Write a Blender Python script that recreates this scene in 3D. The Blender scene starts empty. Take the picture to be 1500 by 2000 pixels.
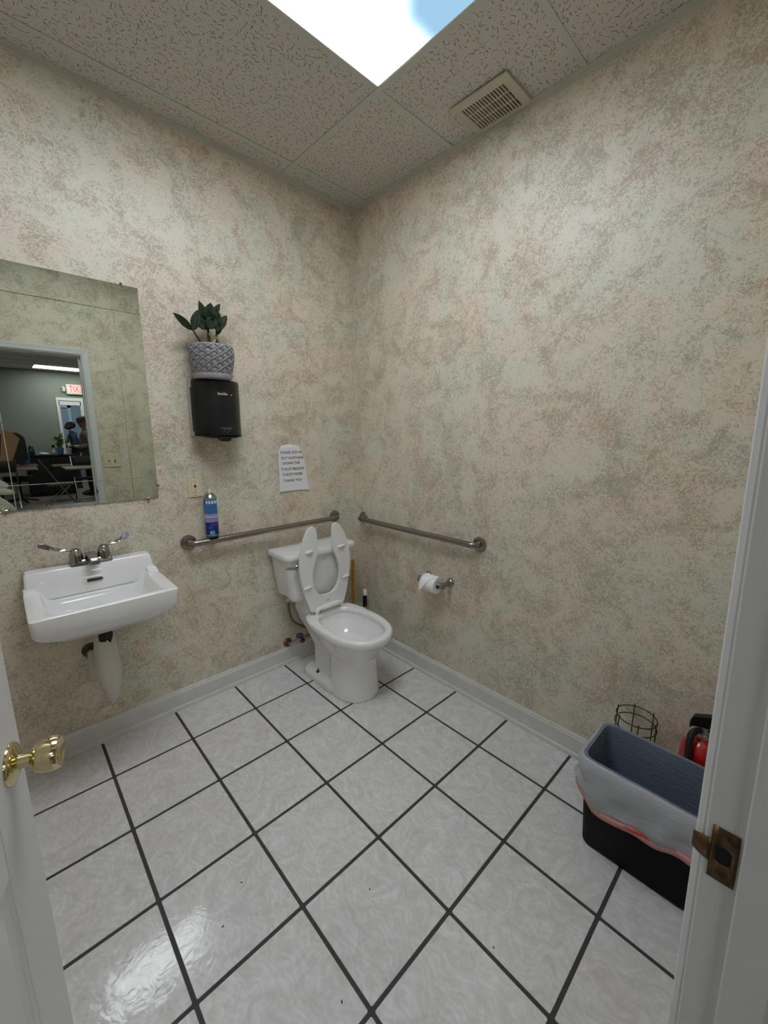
import bpy, bmesh, math, random
from mathutils import Vector, Matrix, noise
random.seed(7)
C = bpy.context.scene.collection
sc = bpy.context.scene
PI = math.pi

# ------------------------------------------------------------------ camera
CAM = Vector((-1.80126, -2.19109, 1.49111))
RIGHT = Vector((0.72517227, -0.6885336, 0.00683111))
DOWN = Vector((-0.12912408, -0.14572647, -0.98086226))
FWD = Vector((0.6763521, 0.71041205, -0.19458306))
cd = bpy.data.cameras.new('camera'); co = bpy.data.objects.new('camera', cd); C.objects.link(co)
m = Matrix.Identity(4)
for i in range(3):
    m[i][0] = RIGHT[i]; m[i][1] = -DOWN[i]; m[i][2] = -FWD[i]; m[i][3] = CAM[i]
co.matrix_world = m
cd.sensor_fit = 'HORIZONTAL'; cd.sensor_width = 36.0; cd.lens = 794.126 / 1500 * 36.0
cd.clip_start = 0.01; cd.clip_end = 60
sc.camera = co

# ------------------------------------------------------------------ world, exposure
w = bpy.data.worlds.new('world'); sc.world = w; w.use_nodes = True
w.node_tree.nodes['Background'].inputs[0].default_value = (0.6, 0.7, 0.85, 1)
w.node_tree.nodes['Background'].inputs[1].default_value = 0.3
vs = sc.view_settings
vs.view_transform = 'Standard'; vs.look = 'None'; vs.gamma = 1.0; vs.use_curve_mapping = False
vs.exposure = 0.0
PANEL_POWER = 12.0      # emission of the bathroom ceiling light's lens
HALL_POWER = 13.0       # emission of the lenses in the room outside
cy = sc.cycles
cy.use_denoising = True
cy.max_bounces = 10; cy.diffuse_bounces = 6; cy.glossy_bounces = 5; cy.transmission_bounces = 4
cy.caustics_reflective = True; cy.sample_clamp_indirect = 6.0

# ------------------------------------------------------------------ materials
def lin(c):
    return tuple((v / 255 / 12.92 if v / 255 <= 0.04045 else ((v / 255 + 0.055) / 1.055) ** 2.4) for v in c) + (1.0,)
MATS = {}
def mat(name, col, rough=0.5, metal=0.0, spec=0.5, var=0.0, vscale=30.0, bump=0.0, bscale=60.0, coat=0.0, emit=None, es=0.0, alpha=1.0, trans=0.0):
    if name in MATS: return MATS[name]
    M = bpy.data.materials.new(name); M.use_nodes = True; nt = M.node_tree; b = nt.nodes['Principled BSDF']
    b.inputs['Base Color'].default_value = lin(col); b.inputs['Roughness'].default_value = rough
    b.inputs['Metallic'].default_value = metal; b.inputs['Specular IOR Level'].default_value = spec
    b.inputs['Coat Weight'].default_value = coat; b.inputs['Alpha'].default_value = alpha
    if emit: b.inputs['Emission Color'].default_value = lin(emit); b.inputs['Emission Strength'].default_value = es
    if var or bump:
        tc = nt.nodes.new('ShaderNodeTexCoord')
    if var:
        n = nt.nodes.new('ShaderNodeTexNoise'); n.inputs['Scale'].default_value = vscale; n.inputs['Detail'].default_value = 4
        nt.links.new(tc.outputs['Object'], n.inputs['Vector'])
        r = nt.nodes.new('ShaderNodeValToRGB'); a = lin(col)
        r.color_ramp.elements[0].position = 0.3; r.color_ramp.elements[1].position = 0.7
        r.color_ramp.elements[0].color = tuple(v * (1 - var) for v in a[:3]) + (1,)
        r.color_ramp.elements[1].color = tuple(min(1, v * (1 + var)) for v in a[:3]) + (1,)
        nt.links.new(n.outputs['Fac'], r.inputs['Fac']); nt.links.new(r.outputs['Color'], b.inputs['Base Color'])
    if bump:
        n = nt.nodes.new('ShaderNodeTexNoise'); n.inputs['Scale'].default_value = bscale; n.inputs['Detail'].default_value = 3
        nt.links.new(tc.outputs['Object'], n.inputs['Vector'])
        bp = nt.nodes.new('ShaderNodeBump'); bp.inputs['Strength'].default_value = bump; bp.inputs['Distance'].default_value = 0.002
        nt.links.new(n.outputs['Fac'], bp.inputs['Height']); nt.links.new(bp.outputs['Normal'], b.inputs['Normal'])
    MATS[name] = M
    return M

class NG:
    """small node helper"""
    def __init__(s, name):
        s.M = bpy.data.materials.new(name); s.M.use_nodes = True; s.t = s.M.node_tree; s.b = s.t.nodes['Principled BSDF']
    def n(s, typ, ins=None, **kw):
        x = s.t.nodes.new(typ)
        for k, v in kw.items(): setattr(x, k, v)
        for k, v in (ins or {}).items():
            if isinstance(v, bpy.types.NodeSocket): s.t.links.new(v, x.inputs[k])
            else: x.inputs[k].default_value = v
        return x
    def ramp(s, fac, stops, interp='LINEAR'):
        r = s.t.nodes.new('ShaderNodeValToRGB'); r.color_ramp.interpolation = interp
        e = r.color_ramp.elements
        while len(e) < len(stops): e.new(0.5)
        for i, (p, c) in enumerate(stops): e[i].position = p; e[i].color = c
        s.t.links.new(fac, r.inputs['Fac']); return r.outputs['Color']
    def mix(s, f, a, b_, blend='MIX'):
        x = s.t.nodes.new('ShaderNodeMix'); x.data_type = 'RGBA'; x.blend_type = blend
        for i, v in ((0, f), (6, a), (7, b_)):
            if isinstance(v, bpy.types.NodeSocket): s.t.links.new(v, x.inputs[i])
            else: x.inputs[i].default_value = v
        return x.outputs[2]
    def link(s, o, i): s.t.links.new(o, s.b.inputs[i])

def wallpaper():
    g = NG('wallpaper')
    pos = g.n('ShaderNodeNewGeometry').outputs['Position']
    def nz(scale, detail, dist=0.0, rough=0.5, off=0.0):
        mp = g.n('ShaderNodeMapping', {'Vector': pos, 'Location': (off, off * 1.7, off * 0.6)})
        return g.n('ShaderNodeTexNoise', {'Vector': mp.outputs[0], 'Scale': scale, 'Detail': detail, 'Distortion': dist, 'Roughness': rough}).outputs['Fac']
    hue = nz(8.0, 4, 0.5, 0.6)
    dark = g.ramp(hue, [(0.38, lin(DK_GREEN)), (0.49, lin(DK_TAN)), (0.55, lin(DK_TAN2)), (0.66, lin(DK_PINK))])
    hue2 = nz(3.2, 4, 0.3, 0.6, 5.0)
    light = g.ramp(hue2, [(0.36, lin(LT_PINK)), (0.5, lin(LT_CREAM)), (0.62, lin(LT_GREEN))])
    fine = nz(88.0, 4, 3.2, 0.60, 2.0)
    fine2 = nz(34.0, 4, 2.4, 0.62, 4.0)
    med = nz(7.5, 5, 0.8, 0.62, 9.0)
    a = g.n('ShaderNodeMath', {0: med, 1: 0.5}, operation='SUBTRACT')
    a2 = g.n('ShaderNodeMath', {0: a.outputs[0], 1: 0.42}, operation='MULTIPLY')
    b2 = g.n('ShaderNodeMath', {0: fine2, 1: 0.40}, operation='MULTIPLY')
    f2 = g.n('ShaderNodeMath', {0: fine, 1: 0.60, 2: b2.outputs[0]}, operation='MULTIPLY_ADD')
    su = g.n('ShaderNodeMath', {0: f2.outputs[0], 1: a2.outputs[0]}, operation='ADD')
    mask = g.ramp(su.outputs[0], [(0.430, (0, 0, 0, 1)), (0.520, (1, 1, 1, 1))])
    col = g.mix(mask, dark, light)
    g.link(col, 'Base Color')
    g.b.inputs['Roughness'].default_value = 0.40; g.b.inputs['Specular IOR Level'].default_value = 0.35
    bp = g.n('ShaderNodeBump', {'Height': f2.outputs[0], 'Strength': 0.15, 'Distance': 0.002})
    g.link(bp.outputs[0], 'Normal')
    return g.M
DK_PINK, DK_TAN, DK_TAN2, DK_GREEN = (179, 158, 140), (174, 162, 140), (176, 161, 140), (169, 164, 143)
LT_PINK, LT_CREAM, LT_GREEN = (215, 203, 184), (214, 206, 186), (208, 207, 188)
M_WALL = wallpaper()

def tile_mat():
    g = NG('glazed_tile')
    pos = g.n('ShaderNodeNewGeometry').outputs['Position']
    oi = g.n('ShaderNodeObjectInfo').outputs['Random']
    rnd = g.n('ShaderNodeMath', {0: oi, 1: 37.0}, operation='MULTIPLY').outputs[0]
    sh = g.n('ShaderNodeCombineXYZ', {0: rnd, 1: rnd, 2: rnd}).outputs[0]
    v = g.n('ShaderNodeVectorMath', {0: pos, 1: sh}, operation='ADD').outputs[0]
    n1 = g.n('ShaderNodeTexNoise', {'Vector': v, 'Scale': 9.0, 'Detail': 8, 'Distortion': 2.8, 'Roughness': 0.62}).outputs['Fac']
    wv = g.n('ShaderNodeTexWave', {'Vector': v, 'Scale': 6.0, 'Distortion': 12.0, 'Detail': 4, 'Detail Scale': 1.8}).outputs['Fac']
    a = g.ramp(n1, [(0.32, lin((196, 194, 191))), (0.5, lin((208, 207, 206))), (0.70, lin((219, 219, 219)))])
    b = g.mix(g.ramp(wv, [(0.0, (0.22, 0.22, 0.22, 1)), (0.3, (0, 0, 0, 1)), (0.75, (0, 0, 0, 1)), (1.0, (0.22, 0.22, 0.22, 1))]), a, lin((176, 172, 166)))
    g.link(b, 'Base Color')
    g.b.inputs['Roughness'].default_value = 0.07; g.b.inputs['Specular IOR Level'].default_value = 0.5
    n2 = g.n('ShaderNodeTexNoise', {'Vector': v, 'Scale': 22.0, 'Detail': 5, 'Distortion': 2.5}).outputs['Fac']
    bp = g.n('ShaderNodeBump', {'Height': n2, 'Strength': 0.14, 'Distance': 0.004})
    g.link(bp.outputs[0], 'Normal')
    return g.M
M_TILE = tile_mat()

def acoustic():
    g = NG('fissured_acoustic')
    pos = g.n('ShaderNodeNewGeometry').outputs['Position']
    # short curved fissures, one per Voronoi cell with its own heading and length, and small pin holes
    p2 = g.n('ShaderNodeVectorMath', {0: pos, 1: (1, 1, 0)}, operation='MULTIPLY').outputs[0]
    M_ = lambda op, a, b=0.0, c=0.0: g.n('ShaderNodeMath', {0: a, 1: b, 2: c}, operation=op).outputs[0]
    def strokes(scale, off, wmin, lmin, lmax, keep):
        q = g.n('ShaderNodeVectorMath', {0: p2, 1: off}, operation='ADD').outputs[0]
        v = g.n('ShaderNodeTexVoronoi', {'Vector': q, 'Scale': scale, 'Randomness': 1.0}, voronoi_dimensions='2D')
        l = g.n('ShaderNodeSeparateXYZ', {0: g.n('ShaderNodeVectorMath', {0: q, 1: v.outputs['Position']}, operation='SUBTRACT').outputs[0]})
        cs = g.n('ShaderNodeSeparateColor', {0: v.outputs['Color']})
        th = M_('MULTIPLY_ADD', cs.outputs[0], 2.6, -0.9)
        c, sn = M_('COSINE', th), M_('SINE', th)
        u = M_('ADD', M_('MULTIPLY', l.outputs[0], c), M_('MULTIPLY', l.outputs[1], sn))
        w_ = M_('SUBTRACT', M_('MULTIPLY', l.outputs[1], c), M_('MULTIPLY', l.outputs[0], sn))
        cur = M_('MULTIPLY', M_('MULTIPLY', u, u), M_('MULTIPLY_ADD', cs.outputs[1], 90.0, -45.0))
        d = M_('ABSOLUTE', M_('SUBTRACT', w_, cur))
        ln = M_('MULTIPLY_ADD', cs.outputs[2], lmax - lmin, lmin)
        near = M_('LESS_THAN', M_('ABSOLUTE', u), ln)
        thin = M_('LESS_THAN', d, wmin)
        kp = M_('GREATER_THAN', cs.outputs[1], 1 - keep)
        return M_('MULTIPLY', M_('MULTIPLY', near, thin), kp)
    f = M_('MAXIMUM', strokes(44.0, (0, 0, 0), .00125, .0035, .0105, .68), strokes(47.0, (3.3, 1.7, 0), .0011, .0022, .0080, .55))
    f = M_('MAXIMUM', f, strokes(85.0, (7.1, 2.9, 0), .0010, .0008, .0016, .5))
    inv = g.n('ShaderNodeInvert', {'Color': f}).outputs[0]
    g.link(g.mix(f, lin((208, 203, 196)), lin((128, 120, 112))), 'Base Color')
    g.b.inputs['Roughness'].default_value = 0.95; g.b.inputs['Specular IOR Level'].default_value = 0.1
    bp = g.n('ShaderNodeBump', {'Height': inv, 'Strength': 0.5, 'Distance': 0.002})
    g.link(bp.outputs[0], 'Normal')
    return g.M
M_ACOU = acoustic()

def lens_mat(name, power, sky=False):
    """prismatic plastic lens; the bathroom's has a pale blue printed patch at one end"""
    g = NG(name); out = g.t.nodes['Material Output']
    tc = g.n('ShaderNodeTexCoord').outputs['Object']
    e = g.n('ShaderNodeEmission')
    if sky:
        n = g.n('ShaderNodeTexNoise', {'Vector': tc, 'Scale': 2.2, 'Detail': 2, 'Distortion': 0.6}).outputs['Fac']
        sp = g.n('ShaderNodeSeparateXYZ', {0: tc})
        # blue near the edge by the vent side, starting some way from the corner
        mx = g.n('ShaderNodeMapRange', {0: sp.outputs[1], 1: -0.17, 2: -0.33, 3: 0.0, 4: 1.0}).outputs[0]
        my = g.n('ShaderNodeMapRange', {0: sp.outputs[0], 1: -0.30, 2: -0.10, 3: 0.0, 4: 1.0}).outputs[0]
        mz = g.n('ShaderNodeMath', {0: mx, 1: my}, operation='MULTIPLY').outputs[0]
        mk = g.ramp(mz, [(0.0, (0, 0, 0, 1)), (0.9, (1, 1, 1, 1))], 'EASE')
        inv = g.n('ShaderNodeMath', {0: 1.0, 1: mk}, operation='SUBTRACT').outputs[0]
        pw = g.n('ShaderNodeMath', {0: power, 1: inv}, operation='POWER').outputs[0]
        g.t.links.new(g.mix(mk, (0.93, 0.985, 1.09, 1), (0.36, 0.62, 0.84, 1)), e.inputs['Color']); g.t.links.new(pw, e.inputs['Strength'])
    else:
        e.inputs['Color'].default_value = (0.95, 0.98, 1.0, 1); e.inputs['Strength'].default_value = power
    g.t.links.new(e.outputs[0], out.inputs['Surface'])
    return g.M

def liner_mat(name, col, alpha):
    g = NG(name); g.link(g.n('ShaderNodeRGB').outputs[0], 'Base Color') if False else None
    b = g.b; b.inputs['Base Color'].default_value = lin(col); b.inputs['Roughness'].default_value = 0.32
    b.inputs['Alpha'].default_value = alpha; b.inputs['Specular IOR Level'].default_value = 0.6
    b.inputs['Transmission Weight'].default_value = 0.0
    tc = g.n('ShaderNodeTexCoord').outputs['Object']
    n = g.n('ShaderNodeTexNoise', {'Vector': g.n('ShaderNodeMapping', {'Vector': tc, 'Scale': (1, 0.6, 2.2)}).outputs[0], 'Scale': 38.0, 'Detail': 4, 'Distortion': 1.2}).outputs['Fac']
    bp = g.n('ShaderNodeBump', {'Height': n, 'Strength': 0.55, 'Distance': 0.006})
    g.link(bp.outputs[0], 'Normal')
    return g.M

WHITE_P = mat('white_paint', (206, 206, 203), 0.38, spec=0.4, var=0.02, vscale=8)
DOOR_P = mat('door_paint', (204, 204, 202), 0.42, spec=0.4, bump=0.08, bscale=90)
BASE_P = mat('baseboard_paint', (206, 205, 200), 0.45, var=0.05, vscale=14)
GRID_P = mat('grid_enamel', (198, 197, 188), 0.5)
PORC = mat('porcelain', (228, 228, 226), 0.10, spec=0.6, coat=0.4)
SEATP = mat('seat_plastic', (226, 226, 222), 0.28, spec=0.5)
CHROME = mat('chrome', (168, 166, 164), 0.12, 1.0)
STEEL = mat('brushed_steel', (150, 141, 132), 0.27, 1.0, bump=0.15, bscale=200)
BRASS = mat('polished_brass', (214, 200, 154), 0.12, 1.0)
OLDBR = mat('tarnished_brass', (92, 72, 46), 0.38, 0.85, var=0.3, vscale=60)
BLACKP = mat('black_plastic', (16, 17, 18), 0.32, spec=0.4)
BLACKM = mat('matt_black', (12, 12, 13), 0.6)
GREYP = mat('grey_plastic', (176, 174, 170), 0.5)
IVORY = mat('ivory_plastic', (206, 196, 164), 0.4)
PAPER = mat('paper', (222, 221, 220), 0.8, bump=0.1, bscale=40)
INK = mat('ink', (38, 38, 40), 0.8)
GROUT = mat('dark_grout', (60, 56, 56), 0.8, var=0.15, vscale=80)
DARK = mat('void_shade', (10, 10, 10), 0.9)  # black that stands in for the shade inside openings

# ------------------------------------------------------------------ geometry helpers
class MB:
    def __init__(s): s.bm = bmesh.new()
    def _xf(s, vs, loc, rot):
        if rot is not None:
            for v in vs: v.co = rot @ v.co
        for v in vs: v.co += Vector(loc)
        return s
    def box(s, lo, hi, rot=None, loc=(0, 0, 0), taper=None):
        x0, y0, z0 = lo; x1, y1, z1 = hi
        P = [(x0, y0, z0), (x1, y0, z0), (x1, y1, z0), (x0, y1, z0), (x0, y0, z1), (x1, y0, z1), (x1, y1, z1), (x0, y1, z1)]
        V = [s.bm.verts.new(p) for p in P]
        for f in ((3, 2, 1, 0), (4, 5, 6, 7), (0, 1, 5, 4), (1, 2, 6, 5), (2, 3, 7, 6), (3, 0, 4, 7)): s.bm.faces.new([V[i] for i in f])
        return s._xf(V, loc, rot)
    def loft(s, rings, cap0=True, cap1=True, closed=True):
        R = [[s.bm.verts.new(p) for p in r] for r in rings]
        n = len(R[0])
        for a, b in zip(R, R[1:]):
            for i in range(n if closed else n - 1):
                j = (i + 1) % n
                try: s.bm.faces.new((a[i], a[j], b[j], b[i]))
                except ValueError: pass
        if cap0 and closed: s.bm.faces.new(list(reversed(R[0])))
        if cap1 and closed: s.bm.faces.new(R[-1])
        return s
    def lathe(s, prof, loc=(0, 0, 0), n=32, rot=None, cap=True):
        rings = [[Vector((r * math.cos(2 * PI * i / n), r * math.sin(2 * PI * i / n), z)) for i in range(n)] for r, z in prof]
        k = len(s.bm.verts); s.loft(rings, cap, cap); s.bm.verts.ensure_lookup_table()
        return s._xf(s.bm.verts[k:], loc, rot)
    def tube(s, pts, r, n=14, closed=False, cap=True):
        pts = [Vector(p) for p in pts]; N = len(pts)
        rad = r if isinstance(r, (list, tuple)) else [r] * N
        rings = []; up = None
        for i, p in enumerate(pts):
            if closed: t = (pts[(i + 1) % N] - pts[i - 1])
            else: t = pts[min(i + 1, N - 1)] - pts[max(i - 1, 0)]
            t.normalize()
            if up is None:
                up = Vector((0, 0, 1)) if abs(t.z) < 0.9 else Vector((1, 0, 0))
            side = t.cross(up).normalized(); up = side.cross(t).normalized()
            rings.append([p + (side * math.cos(2 * PI * k / n) + up * math.sin(2 * PI * k / n)) * rad[i] for k in range(n)])
        if closed: rings.append(rings[0]); return s.loft(rings, False, False)
        return s.loft(rings, cap, cap)
    def prism(s, outline, z0, z1, loc=(0, 0, 0), rot=None):
        k = len(s.bm.verts)
        s.loft([[Vector((x, y, z0)) for x, y in outline], [Vector((x, y, z1)) for x, y in outline]])
        s.bm.verts.ensure_lookup_table()
        return s._xf(s.bm.verts[k:], loc, rot)
    def sphere(s, loc, r, sc_=(1, 1, 1), n=16, rot=None):
        V = bmesh.ops.create_uvsphere(s.bm, u_segments=n, v_segments=max(6, n // 2), radius=r)['verts']
        for v in V: v.co = Vector((v.co.x * sc_[0], v.co.y * sc_[1], v.co.z * sc_[2]))
        return s._xf(V, loc, rot)

def mesh_from(bm, name, material, smooth=35, fix=True):
    if fix:
        bmesh.ops.remove_doubles(bm, verts=bm.verts, dist=1e-6)
        bmesh.ops.recalc_face_normals(bm, faces=bm.faces)
    if smooth:
        for f in bm.faces: f.smooth = True
        for e in bm.edges:
            if len(e.link_faces) == 2 and e.calc_face_angle(0) > math.radians(smooth): e.smooth = False
    me = bpy.data.meshes.new(name); bm.to_mesh(me); bm.free(); me.materials.append(material)
    return me
def link(name, me, parent=None):
    o = bpy.data.objects.new(name, me); C.objects.link(o)
    if parent: o.parent = parent
    return o
def obj(name, mb, material, parent=None, smooth=35, bevel=0.0, seg=2, fix=True):
    o = link(name, mesh_from(mb.bm, name, material, smooth, fix), parent)
    if bevel:
        b = o.modifiers.new('bevel', 'BEVEL'); b.width = bevel; b.segments = seg; b.limit_method = 'ANGLE'; b.angle_limit = math.radians(40)
        b.harden_normals = False
    return o
def tag(o, label=None, cat=None, group=None, kind=None):
    if label: o['label'] = label
    if cat: o['category'] = cat
    if group: o['group'] = group
    if kind: o['kind'] = kind
    return o
def thing(name, loc, label=None, cat=None, group=None, kind=None, rotz=0.0):
    o = bpy.data.objects.new(name, None); C.objects.link(o); o.location = loc; o.rotation_euler = (0, 0, rotz); o.empty_display_size = 0.05
    return tag(o, label, cat, group, kind)
def struct(name, mb, material, smooth=0, bevel=0.0, fix=True):
    return tag(obj(name, mb, material, None, smooth, bevel, fix=fix), kind='structure')
def dup(root, loc=None, rotz=None, label=None):
    r = root.copy(); C.objects.link(r)
    if loc is not None: r.location = loc
    if rotz is not None: r.rotation_euler = (0, 0, rotz)
    if label: r['label'] = label
    for ch in list(root.children):
        c = ch.copy(); C.objects.link(c); c.parent = r
        for g in list(ch.children):
            d = g.copy(); C.objects.link(d); d.parent = c
    return r
def text_mb(txt, size, spacing=1.0, extrude=0.0004):
    cu = bpy.data.curves.new('t', 'FONT'); cu.body = txt; cu.size = size; cu.extrude = extrude; cu.space_character = spacing
    cu.resolution_u = 3
    o = bpy.data.objects.new('t', cu); C.objects.link(o)
    dg = bpy.context.evaluated_depsgraph_get(); dg.update()
    me = bpy.data.meshes.new_from_object(o.evaluated_get(dg))
    mb = MB(); mb.bm.from_mesh(me)
    bpy.data.objects.remove(o); bpy.data.curves.remove(cu); bpy.data.meshes.remove(me)
    return mb
def rrect(x0, y0, x1, y1, r, n=5):
    pts = []
    for cx, cy_, a0 in ((x1 - r, y1 - r, 0), (x0 + r, y1 - r, PI / 2), (x0 + r, y0 + r, PI), (x1 - r, y0 + r, 1.5 * PI)):
        for i in range(n + 1):
            a = a0 + PI / 2 * i / n; pts.append((cx + r * math.cos(a), cy_ + r * math.sin(a)))
    return pts
def smoothpath(pts, n=6):
    pts = [Vector(p) for p in pts]; out = []
    for i in range(len(pts) - 1):
        p0 = pts[max(i - 1, 0)]; p1 = pts[i]; p2 = pts[i + 1]; p3 = pts[min(i + 2, len(pts) - 1)]
        for k in range(n):
            t = k / n
            out.append(0.5 * ((2 * p1) + (p2 - p0) * t + (2 * p0 - 5 * p1 + 4 * p2 - p3) * t * t + (3 * p1 - p0 - 3 * p2 + p3) * t ** 3))
    out.append(pts[-1]); return out
def shell(o, th, off=0.0):
    s = o.modifiers.new('solid', 'SOLIDIFY'); s.thickness = th; s.offset = off; return o
RX = lambda a: Matrix.Rotation(a, 3, 'X')
RY = lambda a: Matrix.Rotation(a, 3, 'Y')
RZ = lambda a: Matrix.Rotation(a, 3, 'Z')

# ------------------------------------------------------------------ room dimensions
H = 2.827; XL = -2.50; YF = -2.168; TH = 0.13
OX0, OX1 = -2.106, -1.181; OZ = 2.085
def lean(z): return 0.0265 * (z - 0.9)      # the doorway wall is out of plumb
HY = -10.5; HX0, HX1 = -4.6, 2.6

# walls
struct('wall_back', MB().box((XL - .1, 0, -.05), (0.1, .1, H + .12)), M_WALL)
struct('wall_right', MB().box((0, YF - .02, -.05), (.1, 0.0, H + .12)), M_WALL)
struct('wall_left', MB().box((XL - .1, YF - .02, -.05), (XL, 0, H + .12)), M_WALL)
def shear(mb):
    for v in mb.bm.verts: v.co.y += lean(v.co.z)
    return mb
fw = MB()
fw.box((XL, YF - TH, -.05), (OX0 - .02, YF, H + .12)); fw.box((OX1 + .02, YF - TH, -.05), (0.0, YF, H + .12)); fw.box((OX0 - .02, YF - TH, OZ + .02), (OX1 + .02, YF, H + .12))
struct('wall_front', shear(fw), M_WALL)

# floor: grout bed with one object per tile
T = 0.33; GX = -1.93314; GY = 0.04804; G = 0.0118
fl = struct('floor', MB().box((XL, YF - TH, -.05), (0, 0, -0.0022)), GROUT)
lib = {}
for i in range(-3, 7):
    for j in range(-1, 8):
        x0, x1 = GX + i * T + G / 2, GX + (i + 1) * T - G / 2
        y1, y0 = GY - j * T - G / 2, GY - (j + 1) * T + G / 2
        x0, x1, y0, y1 = max(x0, XL), min(x1, -.001), max(y0, YF - TH + .002), min(y1, -.001)
        if x1 - x0 < .02 or y1 - y0 < .02: continue
        key = (round(x1 - x0, 4), round(y1 - y0, 4))
        if key not in lib:
            a, b = key; h = .0009
            mb = MB().loft([[Vector((x, y, -.004)) for x, y in rrect(-a / 2, -b / 2, a / 2, b / 2, .003, 1)],
                            [Vector((x, y, -.0010)) for x, y in rrect(-a / 2, -b / 2, a / 2, b / 2, .003, 1)],
                            [Vector((x, y, 0)) for x, y in rrect(-a / 2 + h, -b / 2 + h, a / 2 - h, b / 2 - h, .003, 1)]])
            lib[key] = mesh_from(mb.bm, 'floor_tile', M_TILE, 0)
        o = link('floor_tile', lib[key], fl); o.location = ((x0 + x1) / 2, (y0 + y1) / 2, random.uniform(-.0003, 0))

# ceiling: panels resting in a grid
cl = struct('ceiling', MB().box((XL, YF - .05, H + .03), (0, 0, H + .05)), mat('plenum', (60, 58, 55), .9))
gx = [-2.499, -1.719, -.500, -.001]; gy = [-2.16, -2.004, -1.388, -.773, -.134, -.001]
LIGHT = None
for a in range(3):
    for b in range(5):
        x0, x1 = gx[a], gx[a + 1]; y0, y1 = gy[b], gy[b + 1]
        if a == 1 and b == 2: continue          # the light fitting fills this bay
        link('ceiling_panel', mesh_from(MB().box((x0 + .002, y0 + .002, H + .003), (x1 - .002, y1 - .002, H + .018)).bm, 'ceiling_panel', M_ACOU, 0), cl)
for x in gx[1:-1]:
    obj('grid_bar', MB().box((x - .012, YF, H - .001), (x + .012, 0, H + .0025)), GRID_P, cl, 0)
for y in gy[1:-1]:
    for a in range(3):
        obj('grid_bar', MB().box((gx[a] + .013, y - .012, H - .0005), (gx[a + 1] - .013, y + .012, H + .0025)), GRID_P, cl, 0)
for lo, hi in (((XL, -.022, H - .0015), (0, 0, H + .0028)), ((-.022, YF, H - .0015), (0, -.022, H + .0028)),
               ((XL, -.003, H - .016), (0, 0, H)), ((-.003, YF, H - .016), (0, -.003, H)), ((XL, YF + .05, H - .0015), (XL + .022, 0, H + .0028))):
    obj('wall_angle', MB().box(lo, hi), GRID_P, cl, 0)

# baseboards: flat board, cap bead and shoe moulding
BP = [(0, .110), (.007, .110), (.010, .104), (.010, .098), (.0135, .093), (.0135, .022), (.020, .020), (.0225, .012), (.0225, 0), (0, 0)]
def baseboard(name, p0, p1, nrm):
    p0, p1, nrm = Vector(p0), Vector(p1), Vector(nrm)
    mb = MB(); mb.loft([[p + nrm * d + Vector((0, 0, z)) for d, z in BP] for p in (p0, p1)])
    return tag(obj(name, mb, BASE_P, None, 30), kind='structure')
baseboard('baseboard_back', (XL, 0, 0), (0, 0, 0), (0, -1, 0))
baseboard('baseboard_right', (0, 0, 0), (0, YF, 0), (-1, 0, 0))
baseboard('baseboard_left', (XL, YF, 0), (XL, 0, 0), (1, 0, 0))
struct('trim_1', MB().box((-.006, -.006, .111), (0, 0, H - .024)), mat('caulk', (205, 193, 172), .6))

# ------------------------------------------------------------------ ceiling light
cl_t = thing('ceiling_light', (-.512, -.785, H), 'recessed fluorescent ceiling light with glowing white prismatic lens', 'ceiling light')
LX, LY = 1.195, .591
fr = MB()
for lo, hi in (((-LX, -.004, 0), (0, 0, .03)), ((-LX, -LY, 0), (0, -LY + .004, .03)), ((-.004, -LY, 0), (0, 0, .03)), ((-LX, -LY, 0), (-LX + .004, 0, .03))): fr.box(lo, hi)
fr.box((-LX, -LY, .028), (0, 0, .032))
obj('frame', fr, mat('light_frame', (214, 216, 214), .4), cl_t, 0)
obj('lens', MB().box((-LX + .004, -LY + .004, .002), (-.004, -.004, .006)), lens_mat('prismatic_lens', PANEL_POWER, True), cl_t, 0)

# ------------------------------------------------------------------ ceiling vent
VX0, VX1, VY0, VY1 = -.222, -.024, -1.182, -.920
vt = thing('exhaust_vent', (0, 0, H), 'beige slotted exhaust vent grille in the ceiling beside the right wall', 'vent')
VP = mat('vent_plastic', (196, 190, 172), .45)
sx0, sx1, sy0, sy1 = -.184, -.034, -1.148, -.948
gp = MB(); zt, zb = -.002, -.010
for lo, hi in (((VX0, VY0, zb), (sx0, VY1, zt)), ((sx1, VY0, zb), (VX1, VY1, zt)), ((sx0, VY0, zb), (sx1, sy0, zt)), ((sx0, sy1, zb), (sx1, VY1, zt))): gp.box(lo, hi)
obj('cover', gp, VP, vt, 0, .002)
NS = 15; pitch = (sy1 - sy0) / NS
for k in range(NS + 1):
    yc = sy0 + k * pitch
    obj('slat', MB().box((sx0, yc - .0026, zb + .001), (sx1, yc + .0026, zt)), VP, vt, 0)
for xx in (sx0 + .05, sx0 + .1): obj('rib', MB().box((xx - .0022, sy0, zb + .0015), (xx + .0022, sy1, zt)), VP, vt, 0)
obj('duct_shade', MB().box((sx0, sy0, zt), (sx1, sy1, zt + .0015)), DARK, vt, 0)  # flat black sheet in place of the shade behind the slots

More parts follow.
